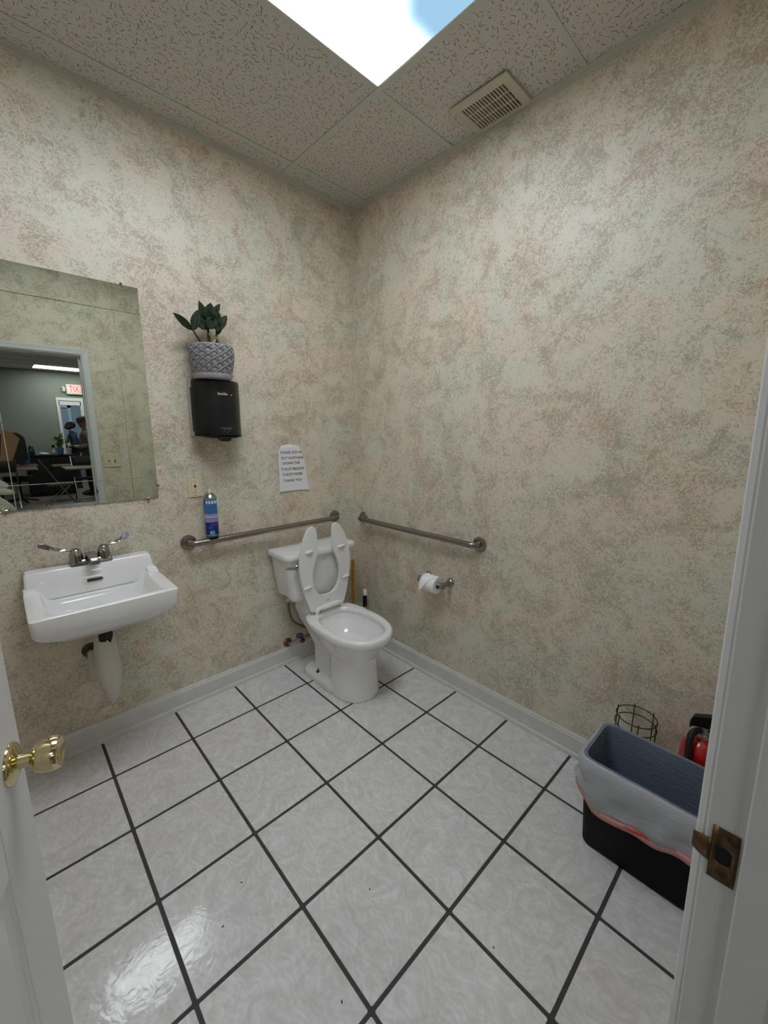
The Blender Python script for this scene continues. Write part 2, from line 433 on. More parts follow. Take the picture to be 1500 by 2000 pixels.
# ------------------------------------------------------------------ doorway
fr = thing('door_1', (0, 0, 0), kind='structure')
FRP = WHITE_P
def framepart(name, lo, hi, material=FRP, bevel=.002):
    return obj(name, shear(MB().box(lo, hi)), material, fr, 0, bevel)
JT = .019
for sx, xa, xb in ((1, OX1, OX1 + JT), (-1, OX0 - JT, OX0)):
    framepart('jamb', (xa, YF - TH, 0), (xb, YF + .003, OZ + JT))
framepart('jamb', (OX0 - JT, YF - TH, OZ), (OX1 + JT, YF + .003, OZ + JT))
framepart('door_stop', (OX1 - .011, YF - .078, 0), (OX1 + .001, YF - .035, OZ)); framepart('door_stop', (OX0 - .001, YF - .078, 0), (OX0 + .011, YF - .035, OZ)); framepart('door_stop', (OX0, YF - .078, OZ - .011), (OX1, YF - .035, OZ))
CASP = [(0, 0), (0, .006), (.004, .012), (.016, .014), (.018, .011), (.028, .013), (.038, .016), (.046, .017), (.048, .014), (.048, 0)]
def casing(yface, sgn):
    cx0, cx1, cz = OX0 - .006, OX1 + .006, OZ + .006
    for side in (0, 1):
        rings = []
        for z, d in ((0, 0), (cz, 1)):
            rings.append([Vector(((cx1 + a) if side else (cx0 - a), yface + sgn * t, z + (a if d else 0))) for a, t in CASP])
        obj('casing', shear(MB().loft(rings)), FRP, fr, 30)
    rings = [[Vector((cx0 - a if k == 0 else cx1 + a, yface + sgn * t, cz + a)) for a, t in CASP] for k in (0, 1)]
    obj('casing', shear(MB().loft(rings)), FRP, fr, 30)
casing(YF, 1); casing(YF - TH, -1)
# strike plate: a T plate with a curved lip and a latch hole
def strike():
    y0 = YF - .0325; z0, z1 = .913, .991; zc = (z0 + z1) / 2; X = OX1
    k = lambda y, z: Vector((X - .0012, y, z))
    mb = MB(); bm = mb.bm
    hy0, hy1, hz0, hz1 = y0 + .0065, y0 + .0225, zc - .0125, zc + .0125
    ho = [(y, z) for y, z in rrect(hy0, hz0, hy1, hz1, .006, 4)]
    n = len(ho)
    def outer(y, z):
        cyy, cz_ = (hy0 + hy1) / 2, zc
        dy, dz = y - cyy, z - cz_
        best = 9
        if dy > 0: best = min(best, (y0 + .0285 - cyy) / dy)
        if dy < 0: best = min(best, (y0 - cyy) / dy)
        if dz > 0: best = min(best, (z1 - cz_) / dz)
        if dz < 0: best = min(best, (z0 - cz_) / dz)
        return cyy + dy * best, cz_ + dz * best
    oo = [outer(*p) for p in ho]
    def fillcorner():
        pass
    for dx in (0,):
        A = [bm.verts.new((X - .0014, y, z)) for y, z in ho]; B = [bm.verts.new((X - .0014, y, z)) for y, z in oo]
        for i in range(n): bm.faces.new((A[i], A[(i + 1) % n], B[(i + 1) % n], B[i]))
    for cyy, cz_ in ((y0, z0), (y0, z1), (y0 + .0285, z0), (y0 + .0285, z1)):
        near = sorted(range(n), key=lambda i: (oo[i][0] - cyy) ** 2 + (oo[i][1] - cz_) ** 2)[:2]
        bm.faces.new((B[near[0]], B[near[1]], bm.verts.new((X - .0014, cyy, cz_))))
    # lip
    lip = []
    for t in range(7):
        a = t / 6; yy = y0 + .0285 + a * .019; xx = X - .0016 + .0045 * a * a
        hz = .0165 - .005 * a * a
        lip.append([bm.verts.new((xx, yy, zc - hz)), bm.verts.new((xx, yy, zc + hz))])
    for a, b in zip(lip, lip[1:]): bm.faces.new((a[0], a[1], b[1], b[0]))
    o = obj('strike_plate', shear(mb), OLDBR, fr, 30); shell(o, .0012)
    tag(o, label='tarnished brass strike plate')
    h = obj('latch_hole', shear(MB().prism(rrect(hy0 - .002, hz0 - .002, hy1 + .002, hz1 + .002, .006, 4), 0, .0003, rot=Matrix(((0, 0, 1), (1, 0, 0), (0, 1, 0))), loc=(X - .0008, 0, 0))), DARK, o, 0)
    for zz in (z0 + .009, z1 - .009):
        s = obj('screw', shear(MB().lathe([(.0035, 0), (.0035, .0012), (.002, .0016)], rot=RY(-PI / 2), loc=(X - .0018, y0 + .0145, zz), n=12)), OLDBR, o)
strike()
struct('trim_2', MB().box((OX0, YF - TH - .01, -.004), (OX1, YF - TH + .035, .006)), mat('threshold', (150, 140, 125), .4, .6))

# the open door leaf, hinged on the left jamb
ang = math.radians(72.8); W = .91; LH = 2.07
leaf = thing('door_2', (OX0 + .004, YF + .004 + lean(0), .010), kind='structure', rotz=ang)
# local: x along the width, -y is the face the camera sees, z up
lf = MB()
stile = .117
rails = [(0, .22), (.80, .955), (1.62, 1.74), (LH - .12, LH)]
muls = [(0, stile), (W / 2 - .05, W / 2 + .05), (W - stile, W)]
lf.box((0.0, .006, 0), (W, .029, LH))
for x0, x1 in muls: lf.box((x0, 0, 0), (x1, .035, LH))
for z0, z1 in rails: lf.box((stile, 0, z0), (W - stile, .035, z1))
obj('door_leaf', lf, DOOR_P, leaf, 0, .003, 2)
for xa, xb in ((stile, W / 2 - .05), (W / 2 + .05, W - stile)):
    for za, zb in ((.22, .80), (.955, 1.62), (1.74, LH - .12)):
        for ys, yd in ((.0, 1), (.035, -1)):
            r = []
            for ins, dep in ((0, .002), (.006, .0035), (.011, .009), (.020, .0095), (.034, .0035), (.046, .0025)):
                y = ys + yd * dep
                r.append([Vector((xa + ins, y, za + ins)), Vector((xb - ins, y, za + ins)), Vector((xb - ins, y, zb - ins)), Vector((xa + ins, y, zb - ins))])
            r.insert(0, [Vector((v.x, ys + yd * .01, v.z)) for v in r[0]])
            obj('panel', MB().loft(r), DOOR_P, leaf, 30)
KX, KZ = .862, .947
for sgn, y0 in ((-1, 0.0), (1, .035)):
    R_ = Matrix.Rotation(PI / 2 if sgn < 0 else -PI / 2, 3, 'X')
    kn = obj('door_knob', MB().lathe([(.0125, .006), (.0115, .014), (.0115, .026), (.016, .029), (.0225, .033), (.0262, .042), (.0272, .052), (.0270, .060), (.0255, .0645), (.022, .0655), (.018, .0625), (.010, .060), (.003, .0595)], loc=(KX, y0, KZ), rot=R_, n=40), BRASS, leaf, 50)
    obj('rosette', MB().lathe([(.0335, 0), (.0335, .002), (.031, .005), (.022, .0085), (.014, .010), (.012, .011)], loc=(KX, y0, KZ), rot=R_, n=40), BRASS, kn, 50)
    tag(kn, label='polished brass door knob')
for z in (.2, 1.0, 1.85): obj('hinge', MB().lathe([(.006, -.045), (.006, .045)], loc=(-.002, .038, z), n=12), BRASS, leaf)

# switch plate by the door (seen in the mirror)
sp = thing('light_switch', (-1.045, YF + lean(1.22) + .0, 1.222), 'ivory double light switch plate beside the doorway, seen in the mirror', 'light switch')
obj('plate', MB().box((-.062, 0, -.061), (.062, .006, .061)), IVORY, sp, 0, .002)
for dx in (-.023, .023):
    s = obj('switch_toggle', MB().box((dx - .005, .004, -.010), (dx + .005, .016, .004), rot=None), mat('brown_toggle', (120, 96, 66), .4), sp, 0, .001)
    for dz in (-.03, .03): obj('screw', MB().lathe([(.003, 0), (.003, .001)], loc=(dx, .0065, dz), rot=RX(-PI / 2), n=8), OLDBR, sp)

# ------------------------------------------------------------------ mirror
def mirror_glass():
    g = NG('mirror_glass'); g.b.inputs['Base Color'].default_value = lin((212, 218, 208)); g.b.inputs['Metallic'].default_value = 1.0; g.b.inputs['Roughness'].default_value = 0.0
    return g.M
mir = thing('wall_mirror', (0, -.001, 0), 'frameless rectangular wall mirror with cut groove lines above the sink', 'mirror')
MX0, MX1, MZ0, MZ1 = -1.872, -1.245, 1.166, 2.108
gw = .0015; gd = .0006
def cuts(a, b, g1, g2): return [(a, 0), (g1 - gw, 0), (g1, gd), (g1 + gw, 0), (g2 - gw, 0), (g2, gd), (g2 + gw, 0), (b, 0)]
XS = cuts(MX0, MX1, -1.766, -1.350); ZS = cuts(MZ0, MZ1, 1.268, 1.998)
mg = MB(); bm = mg.bm; yfr = -.005
V = [[bm.verts.new((x, yfr + max(dx, dz), z)) for z, dz in ZS] for x, dx in XS]
for i in range(7):
    for j in range(7): bm.faces.new((V[i][j], V[i + 1][j], V[i + 1][j + 1], V[i][j + 1]))
bk = [bm.verts.new(p) for p in ((MX0, 0, MZ0), (MX1, 0, MZ0), (MX1, 0, MZ1), (MX0, 0, MZ1))]
bm.faces.new(bk)
bm.faces.new([V[i][0] for i in range(8)] + [bk[1], bk[0]]); bm.faces.new([V[i][7] for i in range(8)] + [bk[2], bk[3]])
bm.faces.new([V[0][j] for j in range(8)] + [bk[3], bk[0]]); bm.faces.new([V[7][j] for j in range(8)] + [bk[2], bk[1]])
obj('mirror_pane', mg, mirror_glass(), mir, 0)
for x, z, ax in ((-1.309, MZ1, 'z'), (-1.245, 1.225, 'x'), (-1.290, MZ0, '-z'), (-1.80, MZ1, 'z'), (-1.80, MZ0, '-z')):
    if ax == 'x': lo, hi = (x - .004, -.010, z - .005), (x + .007, -.001, z + .005)
    else:
        s = 1 if ax == 'z' else -1; a, b = sorted((z - s * .004, z + s * .008)); lo, hi = (x - .005, -.010, a), (x + .005, -.001, b)
    obj('clip', MB().box(lo, hi), CHROME, mir, 0, .0015)

# ------------------------------------------------------------------ sink
sk = thing('wall_sink', (-1.5515, 0, 0), 'white rectangular porcelain wall-hung sink below the mirror', 'sink')
def ring(x0, x1, y0, y1, z, r, n=6, zf=None):
    pts = rrect(x0, y0, x1, y1, r, n)
    return [Vector((x, y, zf(x, y) if zf else z)) for x, y in pts]
RIMZ = .838
sb = MB()
# outer body up to the rim, then down into the basin
hw = .2425
def zrim(x, y): return RIMZ if y < -.105 else RIMZ + (min(1, (y + .105) / .025)) * .022
sb.loft([
    ring(-.12, .12, -.30, -.03, .690, .05), ring(-.17, .17, -.36, -.01, .705, .05), ring(-.205, .205, -.40, -.004, .735, .045),
    ring(-.232, .232, -.418, -.002, .755, .03), ring(-.240, .240, -.424, -.002, .775, .02), ring(-.2425, .2425, -.427, -.002, RIMZ - .008, .016), ring(-.2415, .2415, -.426, -.003, RIMZ - .002, .014),
    ring(-.238, .238, -.4225, -.006, RIMZ, .012),
    ring(-.194, .194, -.394, -.080, RIMZ, .022), ring(-.189, .189, -.389, -.084, RIMZ - .006, .026), ring(-.178, .178, -.380, -.092, RIMZ - .05, .040),
    ring(-.155, .155, -.355, -.105, RIMZ - .100, .06), ring(-.11, .11, -.31, -.13, RIMZ - .124, .06), ring(-.03, .03, -.22, -.18, RIMZ - .136, .015)])
# raised shelf back
sb.loft([ring(-.236, .236, -.096, -.001, .80, .010), ring(-.236, .236, -.092, -.001, .845, .010), ring(-.232, .232, -.080, -.001, .880, .010),
         ring(-.230, .230, -.074, -.001, .904, .010), ring(-.224, .224, -.068, -.003, .912, .009)])
# side soap decks
for s in (-1, 1):
    a, b = sorted((s * .197, s * .2405)); sb.loft([ring(a, b, -.150, -.07, .82, .008), ring(a, b, -.142, -.07, .842, .008), ring(a + .002, b - .002, -.122, -.07, .852, .006), ring(a + .003, b - .003, -.110, -.07, .856, .006)])
sb.loft([ring(-.07, .07, -.27, -.10, .665, .03), ring(-.10, .10, -.29, -.06, .70, .03)])
basin = obj('basin', sb, PORC, sk, 50, .0015)
ov = MB().prism([(x, y) for x, y in rrect(-.029, -.006, .029, .006, .0058, 6)], 0, .003, rot=RX(PI / 2), loc=(0, -.0785, .0))
obj('overflow_slot', MB().prism(rrect(-.029, -.006, .029, .006, .0058, 6), 0, .004, rot=RX(PI / 2), loc=(0, -.0925, .846)), mat('slot_dark', (60, 54, 46), .6), sk, 0)
obj('drain', MB().lathe([(.022, 0), (.022, .003), (.012, .004), (.010, .001)], loc=(0, -.20, RIMZ - .135), n=24), CHROME, sk)

# faucet
fc = thing('faucet', (-1.5515, -.045, .912), 'chrome centerset faucet with two long wing lever handles on the sink', 'faucet')
obj('base', MB().loft([ring(-.078, .078, -.026, .026, 0, .008), ring(-.077, .077, -.025, .025, .014, .008), ring(-.068, .068, -.018, .018, .022, .008)]), CHROME, fc, 40)
obj('spout', MB().loft([[Vector((x, y, z)) for x, z in ((-.024, .008), (.024, .008), (.020, .046), (-.020, .046))] for y in (.018, -.012)] +
    [[Vector((x, y, z)) for x, z in pr_] for y, pr_ in ((-.045, ((-.023, .016), (.023, .016), (.018, .048), (-.018, .048))), (-.085, ((-.022, .020), (.022, .020), (.015, .044), (-.015, .044))), (-.105, ((-.020, .012), (.020, .012), (.014, .034), (-.014, .034))))]), CHROME, fc, 40, .003)
for s, tip in ((-1, (-.1700, -.004, .108)), (1, (.165, .0, .110))):
    cx_ = s * .0505
    hb = obj('handle', MB().lathe([(.027, .012), (.0250, .030), (.0235, .046), (.0195, .062), (.0125, .072), (.004, .075)], loc=(cx_, 0, 0), n=28), CHROME, fc, 50)
    p0 = Vector((cx_ + s * .010, 0, .066)); p3 = Vector(tip)
    path = [p0, p0 + Vector((s * .022, 0, .004)), p0.lerp(p3, .55) + Vector((0, 0, -.006)), p0.lerp(p3, .8), p3]
    rings = []
    for k, (p, wd, thk) in enumerate(zip(path, (.007, .006, .009, .014, .010), (.006, .004, .004, .004, .003))):
        rings.append([p + Vector((0, -wd, -thk)), p + Vector((0, wd, -thk)), p + Vector((0, wd, thk)), p + Vector((0, -wd, thk))])
    for r in rings[2:]:                                              # the blade stands on edge and faces the user
        c = sum(r, Vector()) / 4
        for v in r:
            d = v - c; v.xyz = c + Vector((d.x, d.z * .9, d.y * .9))
    obj('lever_blade', MB().loft(rings), CHROME, hb, 50, .0015)
bl = MB().prism([(-.024, -.008), (.016, -.011), (.022, .010), (-.006, .009)], 0, .0006, rot=RY(-.32) @ RX(PI / 2), loc=(.145, -.0050, .104))  # pale patch with a darker blue ring on the right blade
tag(obj('pale_patch', bl, mat('patch_pale', (190, 205, 222), .4), fc, 0), label='pale blue patch on the right lever blade')
obj('blue_ring', MB().tube([(.147 + .006 * math.cos(a), -.0062, .104 + .006 * math.sin(a)) for a in [2 * PI * i / 16 for i in range(16)]], .0014, 6, True), mat('ring_blue', (30, 66, 120), .4), fc)

# drain plumbing under the sink, with its loose white cover
dp = thing('sink_drain', (-1.555, 0, 0), 'sink drain pipe under the basin with a rusty wall flange', 'pipe')
obj('tailpiece', MB().lathe([(.021, .585), (.021, .60), (.027, .605), (.027, .645), (.019, .650), (.019, .69)], loc=(0, -.20, 0), n=24), mat('dark_chrome', (52, 46, 38), .35, .7), dp)
obj('trap_pipe', MB().tube(smoothpath([(0, -.20, .59), (0, -.20, .46), (0, -.185, .425), (0, -.145, .41), (-.02, -.105, .425), (-.03, -.08, .455), (-.040, -.045, .478), (-.040, -.002, .484)]), .018), mat('trap_white', (196, 190, 176), .5), dp)
obj('wall_flange', MB().lathe([(.034, 0), (.034, .003), (.026, .010), (.020, .022), (.020, .034)], loc=(-.040, 0, .486), rot=RX(PI / 2), n=28), mat('rusty_chrome', (84, 66, 46), .4, .6, var=.3, vscale=60), dp)
obj('drop_pipe', MB().lathe([(.014, .36), (.0145, .44), (.018, .445), (.018, .47)], loc=(-.048, -.045, 0), n=20), mat('trap_white', (0, 0, 0)), dp)
cv = MB()
L = [(-1.590, -.185, .655), (-1.602, -.185, .560), (-1.606, -.19, .470), (-1.606, -.19, .425), (-1.590, -.20, .370), (-1.572, -.215, .326)]
Mi = [(-1.545, -.236, .598), (-1.541, -.236, .540), (-1.537, -.236, .470), (-1.537, -.236, .425), (-1.543, -.236, .370), (-1.556, -.236, .318)]
Rr = [(-1.520, -.185, .640), (-1.515, -.185, .560), (-1.506, -.182, .470), (-1.505, -.182, .440), (-1.522, -.195, .375), (-1.549, -.222, .322)]
cv.loft([[Vector(a) for a in (l, Vector(l).lerp(Vector(mm), .5) + Vector((-.003, -.004, 0)), mm, Vector(mm).lerp(Vector(r_), .5) + Vector((.002, -.003, 0)), r_)] for l, mm, r_ in zip(L, Mi, Rr)], closed=False)
cvo = obj('pipe_cover', cv, mat('cover_vinyl', (208, 204, 194), .5, bump=.1, bscale=30), None, 60); shell(cvo, .0025)
tag(cvo, 'folded white plastic pipe cover hanging under the sink', 'pipe cover')

# ------------------------------------------------------------------ grab bars
def grab_bar(name, p0, p1, nrm, label):
    p0, p1, nrm = Vector(p0), Vector(p1), Vector(nrm)
    t = (p1 - p0).normalized(); D = .052; rr = .0165
    root = thing(name, p0, label, 'grab bar', 'grab bars')
    pts = [Vector((0, 0, 0)) + nrm * .004, nrm * (D - .030)]
    for k in range(1, 6):
        a = PI / 2 * k / 5; pts.append(nrm * (D - .030) + nrm * .030 * math.sin(a) + t * .030 * (1 - math.cos(a)))
    L_ = (p1 - p0).length
    pts2 = [t * L_ - (q - nrm * q.dot(nrm)) + nrm * q.dot(nrm) for q in reversed(pts)]
    obj('rail', MB().tube(pts + pts2, rr, 20), STEEL, root, 60)
    q = nrm.to_track_quat('Z', 'Y').to_matrix()
    for e in (Vector((0, 0, 0)), t * L_):
        obj('flange', MB().lathe([(.0400, 0), (.0400, .004), (.037, .009), (.026, .012), (.0175, .0125), (.0172, .016)], loc=e, rot=q, n=36), STEEL, root, 40)
grab_bar('grab_bar', (-1.126, 0, .915), (-.183, 0, .924), (0, -1, 0), 'long steel grab bar on the back wall behind the toilet')
grab_bar('grab_bar', (0, -.097, .906), (0, -1.036, .909), (-1, 0, 0), 'steel grab bar on the right wall above the toilet paper')

# ------------------------------------------------------------------ toilet
TX = -.432
tl = thing('toilet', (TX, 0, 0), 'white two-piece toilet in the corner with its seat raised', 'toilet')
def egg(hw_, yf, yb, z, n=40, ef=.92, eb=.72):
    """outline with a rounder front (yf, towards the room) and a squarer back (yb)"""
    out = []; ym = yb + (yf - yb) * .52
    for i in range(n):
        a = 2 * PI * i / n; c, s = math.cos(a), math.sin(a)
        e = ef if s < 0 else eb
        x = hw_ * math.copysign(abs(c) ** e, c)
        y = ym + (abs(yf - ym) if s < 0 else abs(yb - ym)) * math.copysign(abs(s) ** e, s)
        out.append(Vector((x, y, z)))
    return out
bw = MB()
bw.loft([egg(.060, -.60, -.36, .16), egg(.10, -.63, -.32, .21), egg(.128, -.665, -.285, .255), egg(.155, -.70, -.25, .305), egg(.174, -.73, -.225, .345), egg(.183, -.745, -.21, .362),
         egg(.190, -.755, -.205, .375, eb=.6), egg(.1915, -.757, -.203, .392, eb=.55), egg(.189, -.754, -.204, .403, eb=.5), egg(.182, -.747, -.208, .410, eb=.5),
         egg(.152, -.716, -.268, .410), egg(.145, -.709, -.275, .404), egg(.143, -.706, -.278, .385), egg(.150, -.710, -.272, .375), egg(.138, -.69, -.285, .340), egg(.112, -.65, -.32, .290), egg(.075, -.58, -.37, .245), egg(.05, -.53, -.41, .225)])
# front pedestal column
bw.loft([egg(.136, -.657, -.36, .0), egg(.136, -.657, -.36, .02), egg(.128, -.652, -.37, .08), egg(.118, -.648, -.37, .16), egg(.112, -.650, -.36, .22), egg(.118, -.66, -.33, .27)])
# foot plate
bw.loft([ring(-.140, .140, -.50, -.150, 0, .06), ring(-.140, .140, -.50, -.150, .030, .06), ring(-.128, .128, -.50, -.163, .052, .055), ring(-.10, .10, -.50, -.18, .062, .05)])
# trapway at the rear
bw.loft([ring(-.085, .085, -.40, -.20, .03, .04), ring(-.080, .080, -.40, -.19, .10, .04), ring(-.070, .070, -.40, -.175, .18, .04), ring(-.085, .085, -.31, -.12, .26, .04), ring(-.105, .105, -.268, -.07, .33, .04), ring(-.120, .120, -.262, -.05, .39, .04), ring(-.122, .122, -.250, -.05, .404, .035), ring(-.118, .118, -.215, -.05, .445, .03), ring(-.12, .12, -.205, -.045, .487, .03)])
o = obj('tmp_bowl', bw, PORC, None, 0)
rm = o.modifiers.new('r', 'REMESH'); rm.mode = 'VOXEL'; rm.voxel_size = .005; rm.adaptivity = 0
sm = o.modifiers.new('s', 'CORRECTIVE_SMOOTH') if False else o.modifiers.new('s', 'SMOOTH'); sm.factor = .6; sm.iterations = 4
dg = bpy.context.evaluated_depsgraph_get(); dg.update()
me = bpy.data.meshes.new_from_object(o.evaluated_get(dg)); bpy.data.objects.remove(o)
for p in me.polygons: p.use_smooth = True
me.materials.clear(); me.materials.append(PORC); me.name = 'bowl'
link('bowl', me, tl)
obj('water', MB().prism([(v.x, v.y) for v in egg(.085, -.60, -.36, 0, 32)], .252, .2535), mat('bowl_water', (196, 198, 212), .05, spec=.5), tl, 0)
# tank
def tankring(hw_, yf, yb, z, rf=.035, rb=.02):
    pts = []
    for cx_, cy_, a0, r in ((hw_ - rb, yb - rb, 0, rb), (-hw_ + rb, yb - rb, PI / 2, rb), (-hw_ + rf, yf + rf, PI, rf), (hw_ - rf, yf + rf, 1.5 * PI, rf)):
        for i in range(7):
            a = a0 + PI / 2 * i / 6; pts.append((cx_ + r * math.cos(a), cy_ + r * math.sin(a)))
    return [Vector((x, y - (.010 * max(0, 1 - (x / hw_) ** 2) if y < -.1 else 0), z)) for x, y in pts]
obj('tank', MB().loft([tankring(.185, -.185, -.03, .486), tankring(.200, -.195, -.02, .492), tankring(.212, -.200, -.016, .52), tankring(.228, -.203, -.012, .64), tankring(.240, -.206, -.010, .752)]), PORC, tl, 50)
obj('tank_lid', MB().loft([tankring(.246, -.210, -.008, .748), tankring(.256, -.222, -.006, .755), tankring(.260, -.226, -.006, .765), tankring(.260, -.226, -.006, .784), tankring(.256, -.222, -.008, .791), tankring(.240, -.205, -.016, .7935), tankring(.10, -.12, -.08, .7945, .01, .01)]), PORC, tl, 40)
lv = obj('flush_lever', MB().tube(smoothpath([(-.172, -.222, .712), (-.195, -.236, .714), (-.222, -.238, .720), (-.262, -.232, .728)]), [.0105] * 6 + [.009] * 6 + [.0085] * 6 + [.005], 14), CHROME, tl, 60)
obj('lever_boss', MB().lathe([(.015, 0), (.015, .004), (.010, .010), (.010, .024), (.006, .028)], loc=(-.176, -.207, .712), rot=RX(PI / 2), n=20), CHROME, lv)
obj('rim_label', MB().box((-.2135, -.150, .512), (-.2105, -.095, .516)), mat('label_grey', (60, 60, 62), .5), tl, 0)
# raised open front seat, leaning on the tank
SO = [(0.0, -.002), (.07, -.002), (.118, .002), (.138, .05), (.158, .12), (.176, .20), (.182, .27), (.177, .335), (.162, .40), (.140, .455), (.116, .495), (.098, .512), (.082, .515), (.068, .506), (.060, .485), (.056, .44), (.054, .385), (.060, .345), (.078, .305), (.094, .26), (.100, .215), (.096, .165), (.080, .125), (.055, .098), (.025, .086), (0, .084)]
half = smoothpath([Vector((x, y, 0)) for x, y in SO], 2)
outl = [(v.x, v.y) for v in half] + [(-v.x, v.y) for v in reversed(half[1:-1])]
sa = math.radians(3.5)
seat_rot = RX(PI / 2 - 0.035)
SL = Vector((-.008, -.262, .432))
st = MB(); bm = st.bm
def sv(x, y, d): return SL + seat_rot @ Vector((x, y, d))
nH = len(half)
for d0, ins in ((0.0, 0),):
    F0 = [bm.verts.new(sv(v.x, v.y, .010)) for v in half]; F1 = [bm.verts.new(sv(v.x, v.y, -.010)) for v in half]
    Gm0 = [bm.verts.new(sv(-v.x, v.y, .010)) for v in half]; Gm1 = [bm.verts.new(sv(-v.x, v.y, -.010)) for v in half]
# strips: pair outer points with inner points along each arm
tipi = max(range(nH), key=lambda i: half[i].y)
def strip(F, rev):
    out_ = list(range(0, tipi + 1)); inn = list(range(nH - 1, tipi - 1, -1))
    i = j = 0
    while i < len(out_) - 1 or j < len(inn) - 1:
        if j >= len(inn) - 1 or (i < len(out_) - 1 and half[out_[i + 1]].y - half[out_[0]].y <= (half[inn[j + 1]].y - half[inn[0]].y) * 1.0 + .086 - .086 * (j / len(inn))):
            t = (F[out_[i]], F[out_[i + 1]], F[inn[j]]); i += 1
        else:
            t = (F[out_[i]], F[inn[j + 1]], F[inn[j]]); j += 1
        if len(set(t)) == 3:
            try: bm.faces.new(t)
            except ValueError: pass
for F in (F0, F1, Gm0, Gm1): strip(F, False)
for A, B in ((F0, F1), (Gm0, Gm1)):
    for i in range(nH - 1):
        try: bm.faces.new((A[i], A[i + 1], B[i + 1], B[i]))
        except ValueError: pass
seat = obj('seat', st, SEATP, tl, 40, .005, 3)
for u, v in ((-.118, .372), (.112, .365), (-.140, .160), (.142, .165)):
    o = obj('bumper', MB().sphere((0, 0, 0), 1, (.028, .0095, .013), 14), SEATP, seat)
    o.matrix_local = Matrix.Translation(sv(u, v, .012)) @ (seat_rot.to_4x4()) @ Matrix.Rotation(.10, 4, 'Z')
obj('seat_mark', MB().box((-.012, .045, .0101), (.012, .050, .0106)), mat('mark_grey', (150, 150, 150), .5), seat, 0).matrix_local = Matrix.Translation(SL) @ seat_rot.to_4x4()
hg = obj('seat_hinge', MB().lathe([(.0155, -.060), (.0155, .060)], loc=(0, -.281, .447), rot=RY(PI / 2), n=24), SEATP, tl, 50, .002)
for s in (-1, 1):
    obj('hinge_post', MB().tube(smoothpath([(s * .058, -.281, .447), (s * .076, -.280, .446), (s * .088, -.276, .434), (s * .090, -.274, .408)]), .0115, 12), SEATP, hg, 60)
for s in (-1, 1):
    obj('floor_bolt', MB().lathe([(.013, 0), (.012, .003), (.005, .006), (.004, .020), (.001, .022)], loc=(s * .112, -.300, .0545), n=16), BLACKM, tl)

# supply valve and hose
sv_ = thing('supply_valve', (0, 0, 0), 'water shutoff valve and braided hose beside the toilet base', 'valve')
SX = -.575
obj('wall_flange', MB().lathe([(.030, 0), (.030, .003), (.022, .010), (.014, .014)], loc=(SX, 0, .140), rot=RX(PI / 2), n=28), mat('rusty_red', (110, 70, 58), .35, .6, var=.5, vscale=70), sv_)
obj('valve_body', MB().tube([(SX, -.003, .140), (SX + .002, -.045, .150), (SX + .030, -.075, .172), (SX + .045, -.088, .190)], [.010, .010, .014, .012], 14), CHROME, sv_)
obj('valve_handle', MB().sphere((SX + .035, -.098, .212), 1, (.028, .016, .017), 16, rot=RY(.3)), mat('purple_plastic', (72, 44, 100), .35, var=.3, vscale=80), sv_)
obj('hose', MB().tube(smoothpath([(-.612, -.10, .484), (-.612, -.10, .425), (-.596, -.10, .352), (-.570, -.10, .310), (-.530, -.105, .280), (-.497, -.115, .258), (-.470, -.125, .232), (-.478, -.125, .214), (-.525, -.110, .205)], 8), .0075, 12), mat('braided_hose', (104, 92, 72), .35, .6, var=.5, vscale=160), sv_, 60)
obj('hose_nut', MB().lathe([(.014, 0), (.014, .022)], loc=(-.612, -.10, .466), n=8), mat('nut_white', (190, 188, 182), .5), sv_)
obj('red_cap', MB().lathe([(.013, 0), (.013, .018)], loc=(SX + .052, -.098, .168), rot=RX(.6), n=16), mat('dark_red_plastic', (84, 26, 34), .4), sv_)

# handles in the corner behind the toilet
tag(obj('wooden_handle', MB().lathe([(.0115, .0), (.0115, .60), (.0105, .610), (.006, .614)], loc=(-.082, -.075, .002), n=18), mat('yellow_wood', (176, 130, 48), .5, var=.15, vscale=40), None), 'yellow wooden tool handle standing upright in the room corner', 'handle')
tb = thing('toilet_brush', (-.055, -.170, 0), 'toilet brush with black and white grip behind the bowl', 'brush')
obj('holder', MB().lathe([(.045, .001), (.055, .006), (.060, .06), (.052, .11), (.046, .112), (.042, .02)], n=28), SEATP, tb)
obj('grip', MB().lathe([(.009, .285), (.0145, .292), (.0155, .325), (.0145, .36), (.012, .375)], n=18), BLACKP, tb)
obj('shaft', MB().lathe([(.005, .03), (.005, .290)], n=12), SEATP, tb)
obj('grip_tip', MB().lathe([(.0122, .370), (.0145, .385), (.0145, .402), (.012, .410), (.004, .412)], n=18), SEATP, tb)

# ------------------------------------------------------------------ toilet paper
tp = thing('toilet_paper_holder', (0, -.775, .642), 'chrome two-post toilet paper holder on the right wall', 'toilet paper holder')
for y in (-.082, .082):
    p = obj('post', MB().tube(smoothpath([(-.004, y, .003), (-.03, y, 0), (-.055, y, 0), (-.075, y, 0)]), [.016] * 6 + [.0140] * 6 + [.0150] * 7, 16), STEEL, tp, 50)
    obj('cap', MB().lathe([(.0175, -.011), (.0190, 0), (.0175, .011)], loc=(-.074, y, 0), rot=RX(PI / 2), n=24), CHROME, p, 50)
    obj('flange', MB().lathe([(.025, 0), (.024, .006), (.017, .014), (.013, .018)], loc=(0, y, .003), rot=RY(-PI / 2), n=28), CHROME, p, 50)
obj('roller', MB().lathe([(.008, -.074), (.008, .074)], loc=(-.074, 0, 0), rot=RX(PI / 2), n=16), GREYP, tp)
rl = thing('toilet_paper_roll', (-.074, -.776, .634), 'white toilet paper roll with a loose end, right wall', 'toilet paper')
RR = .049
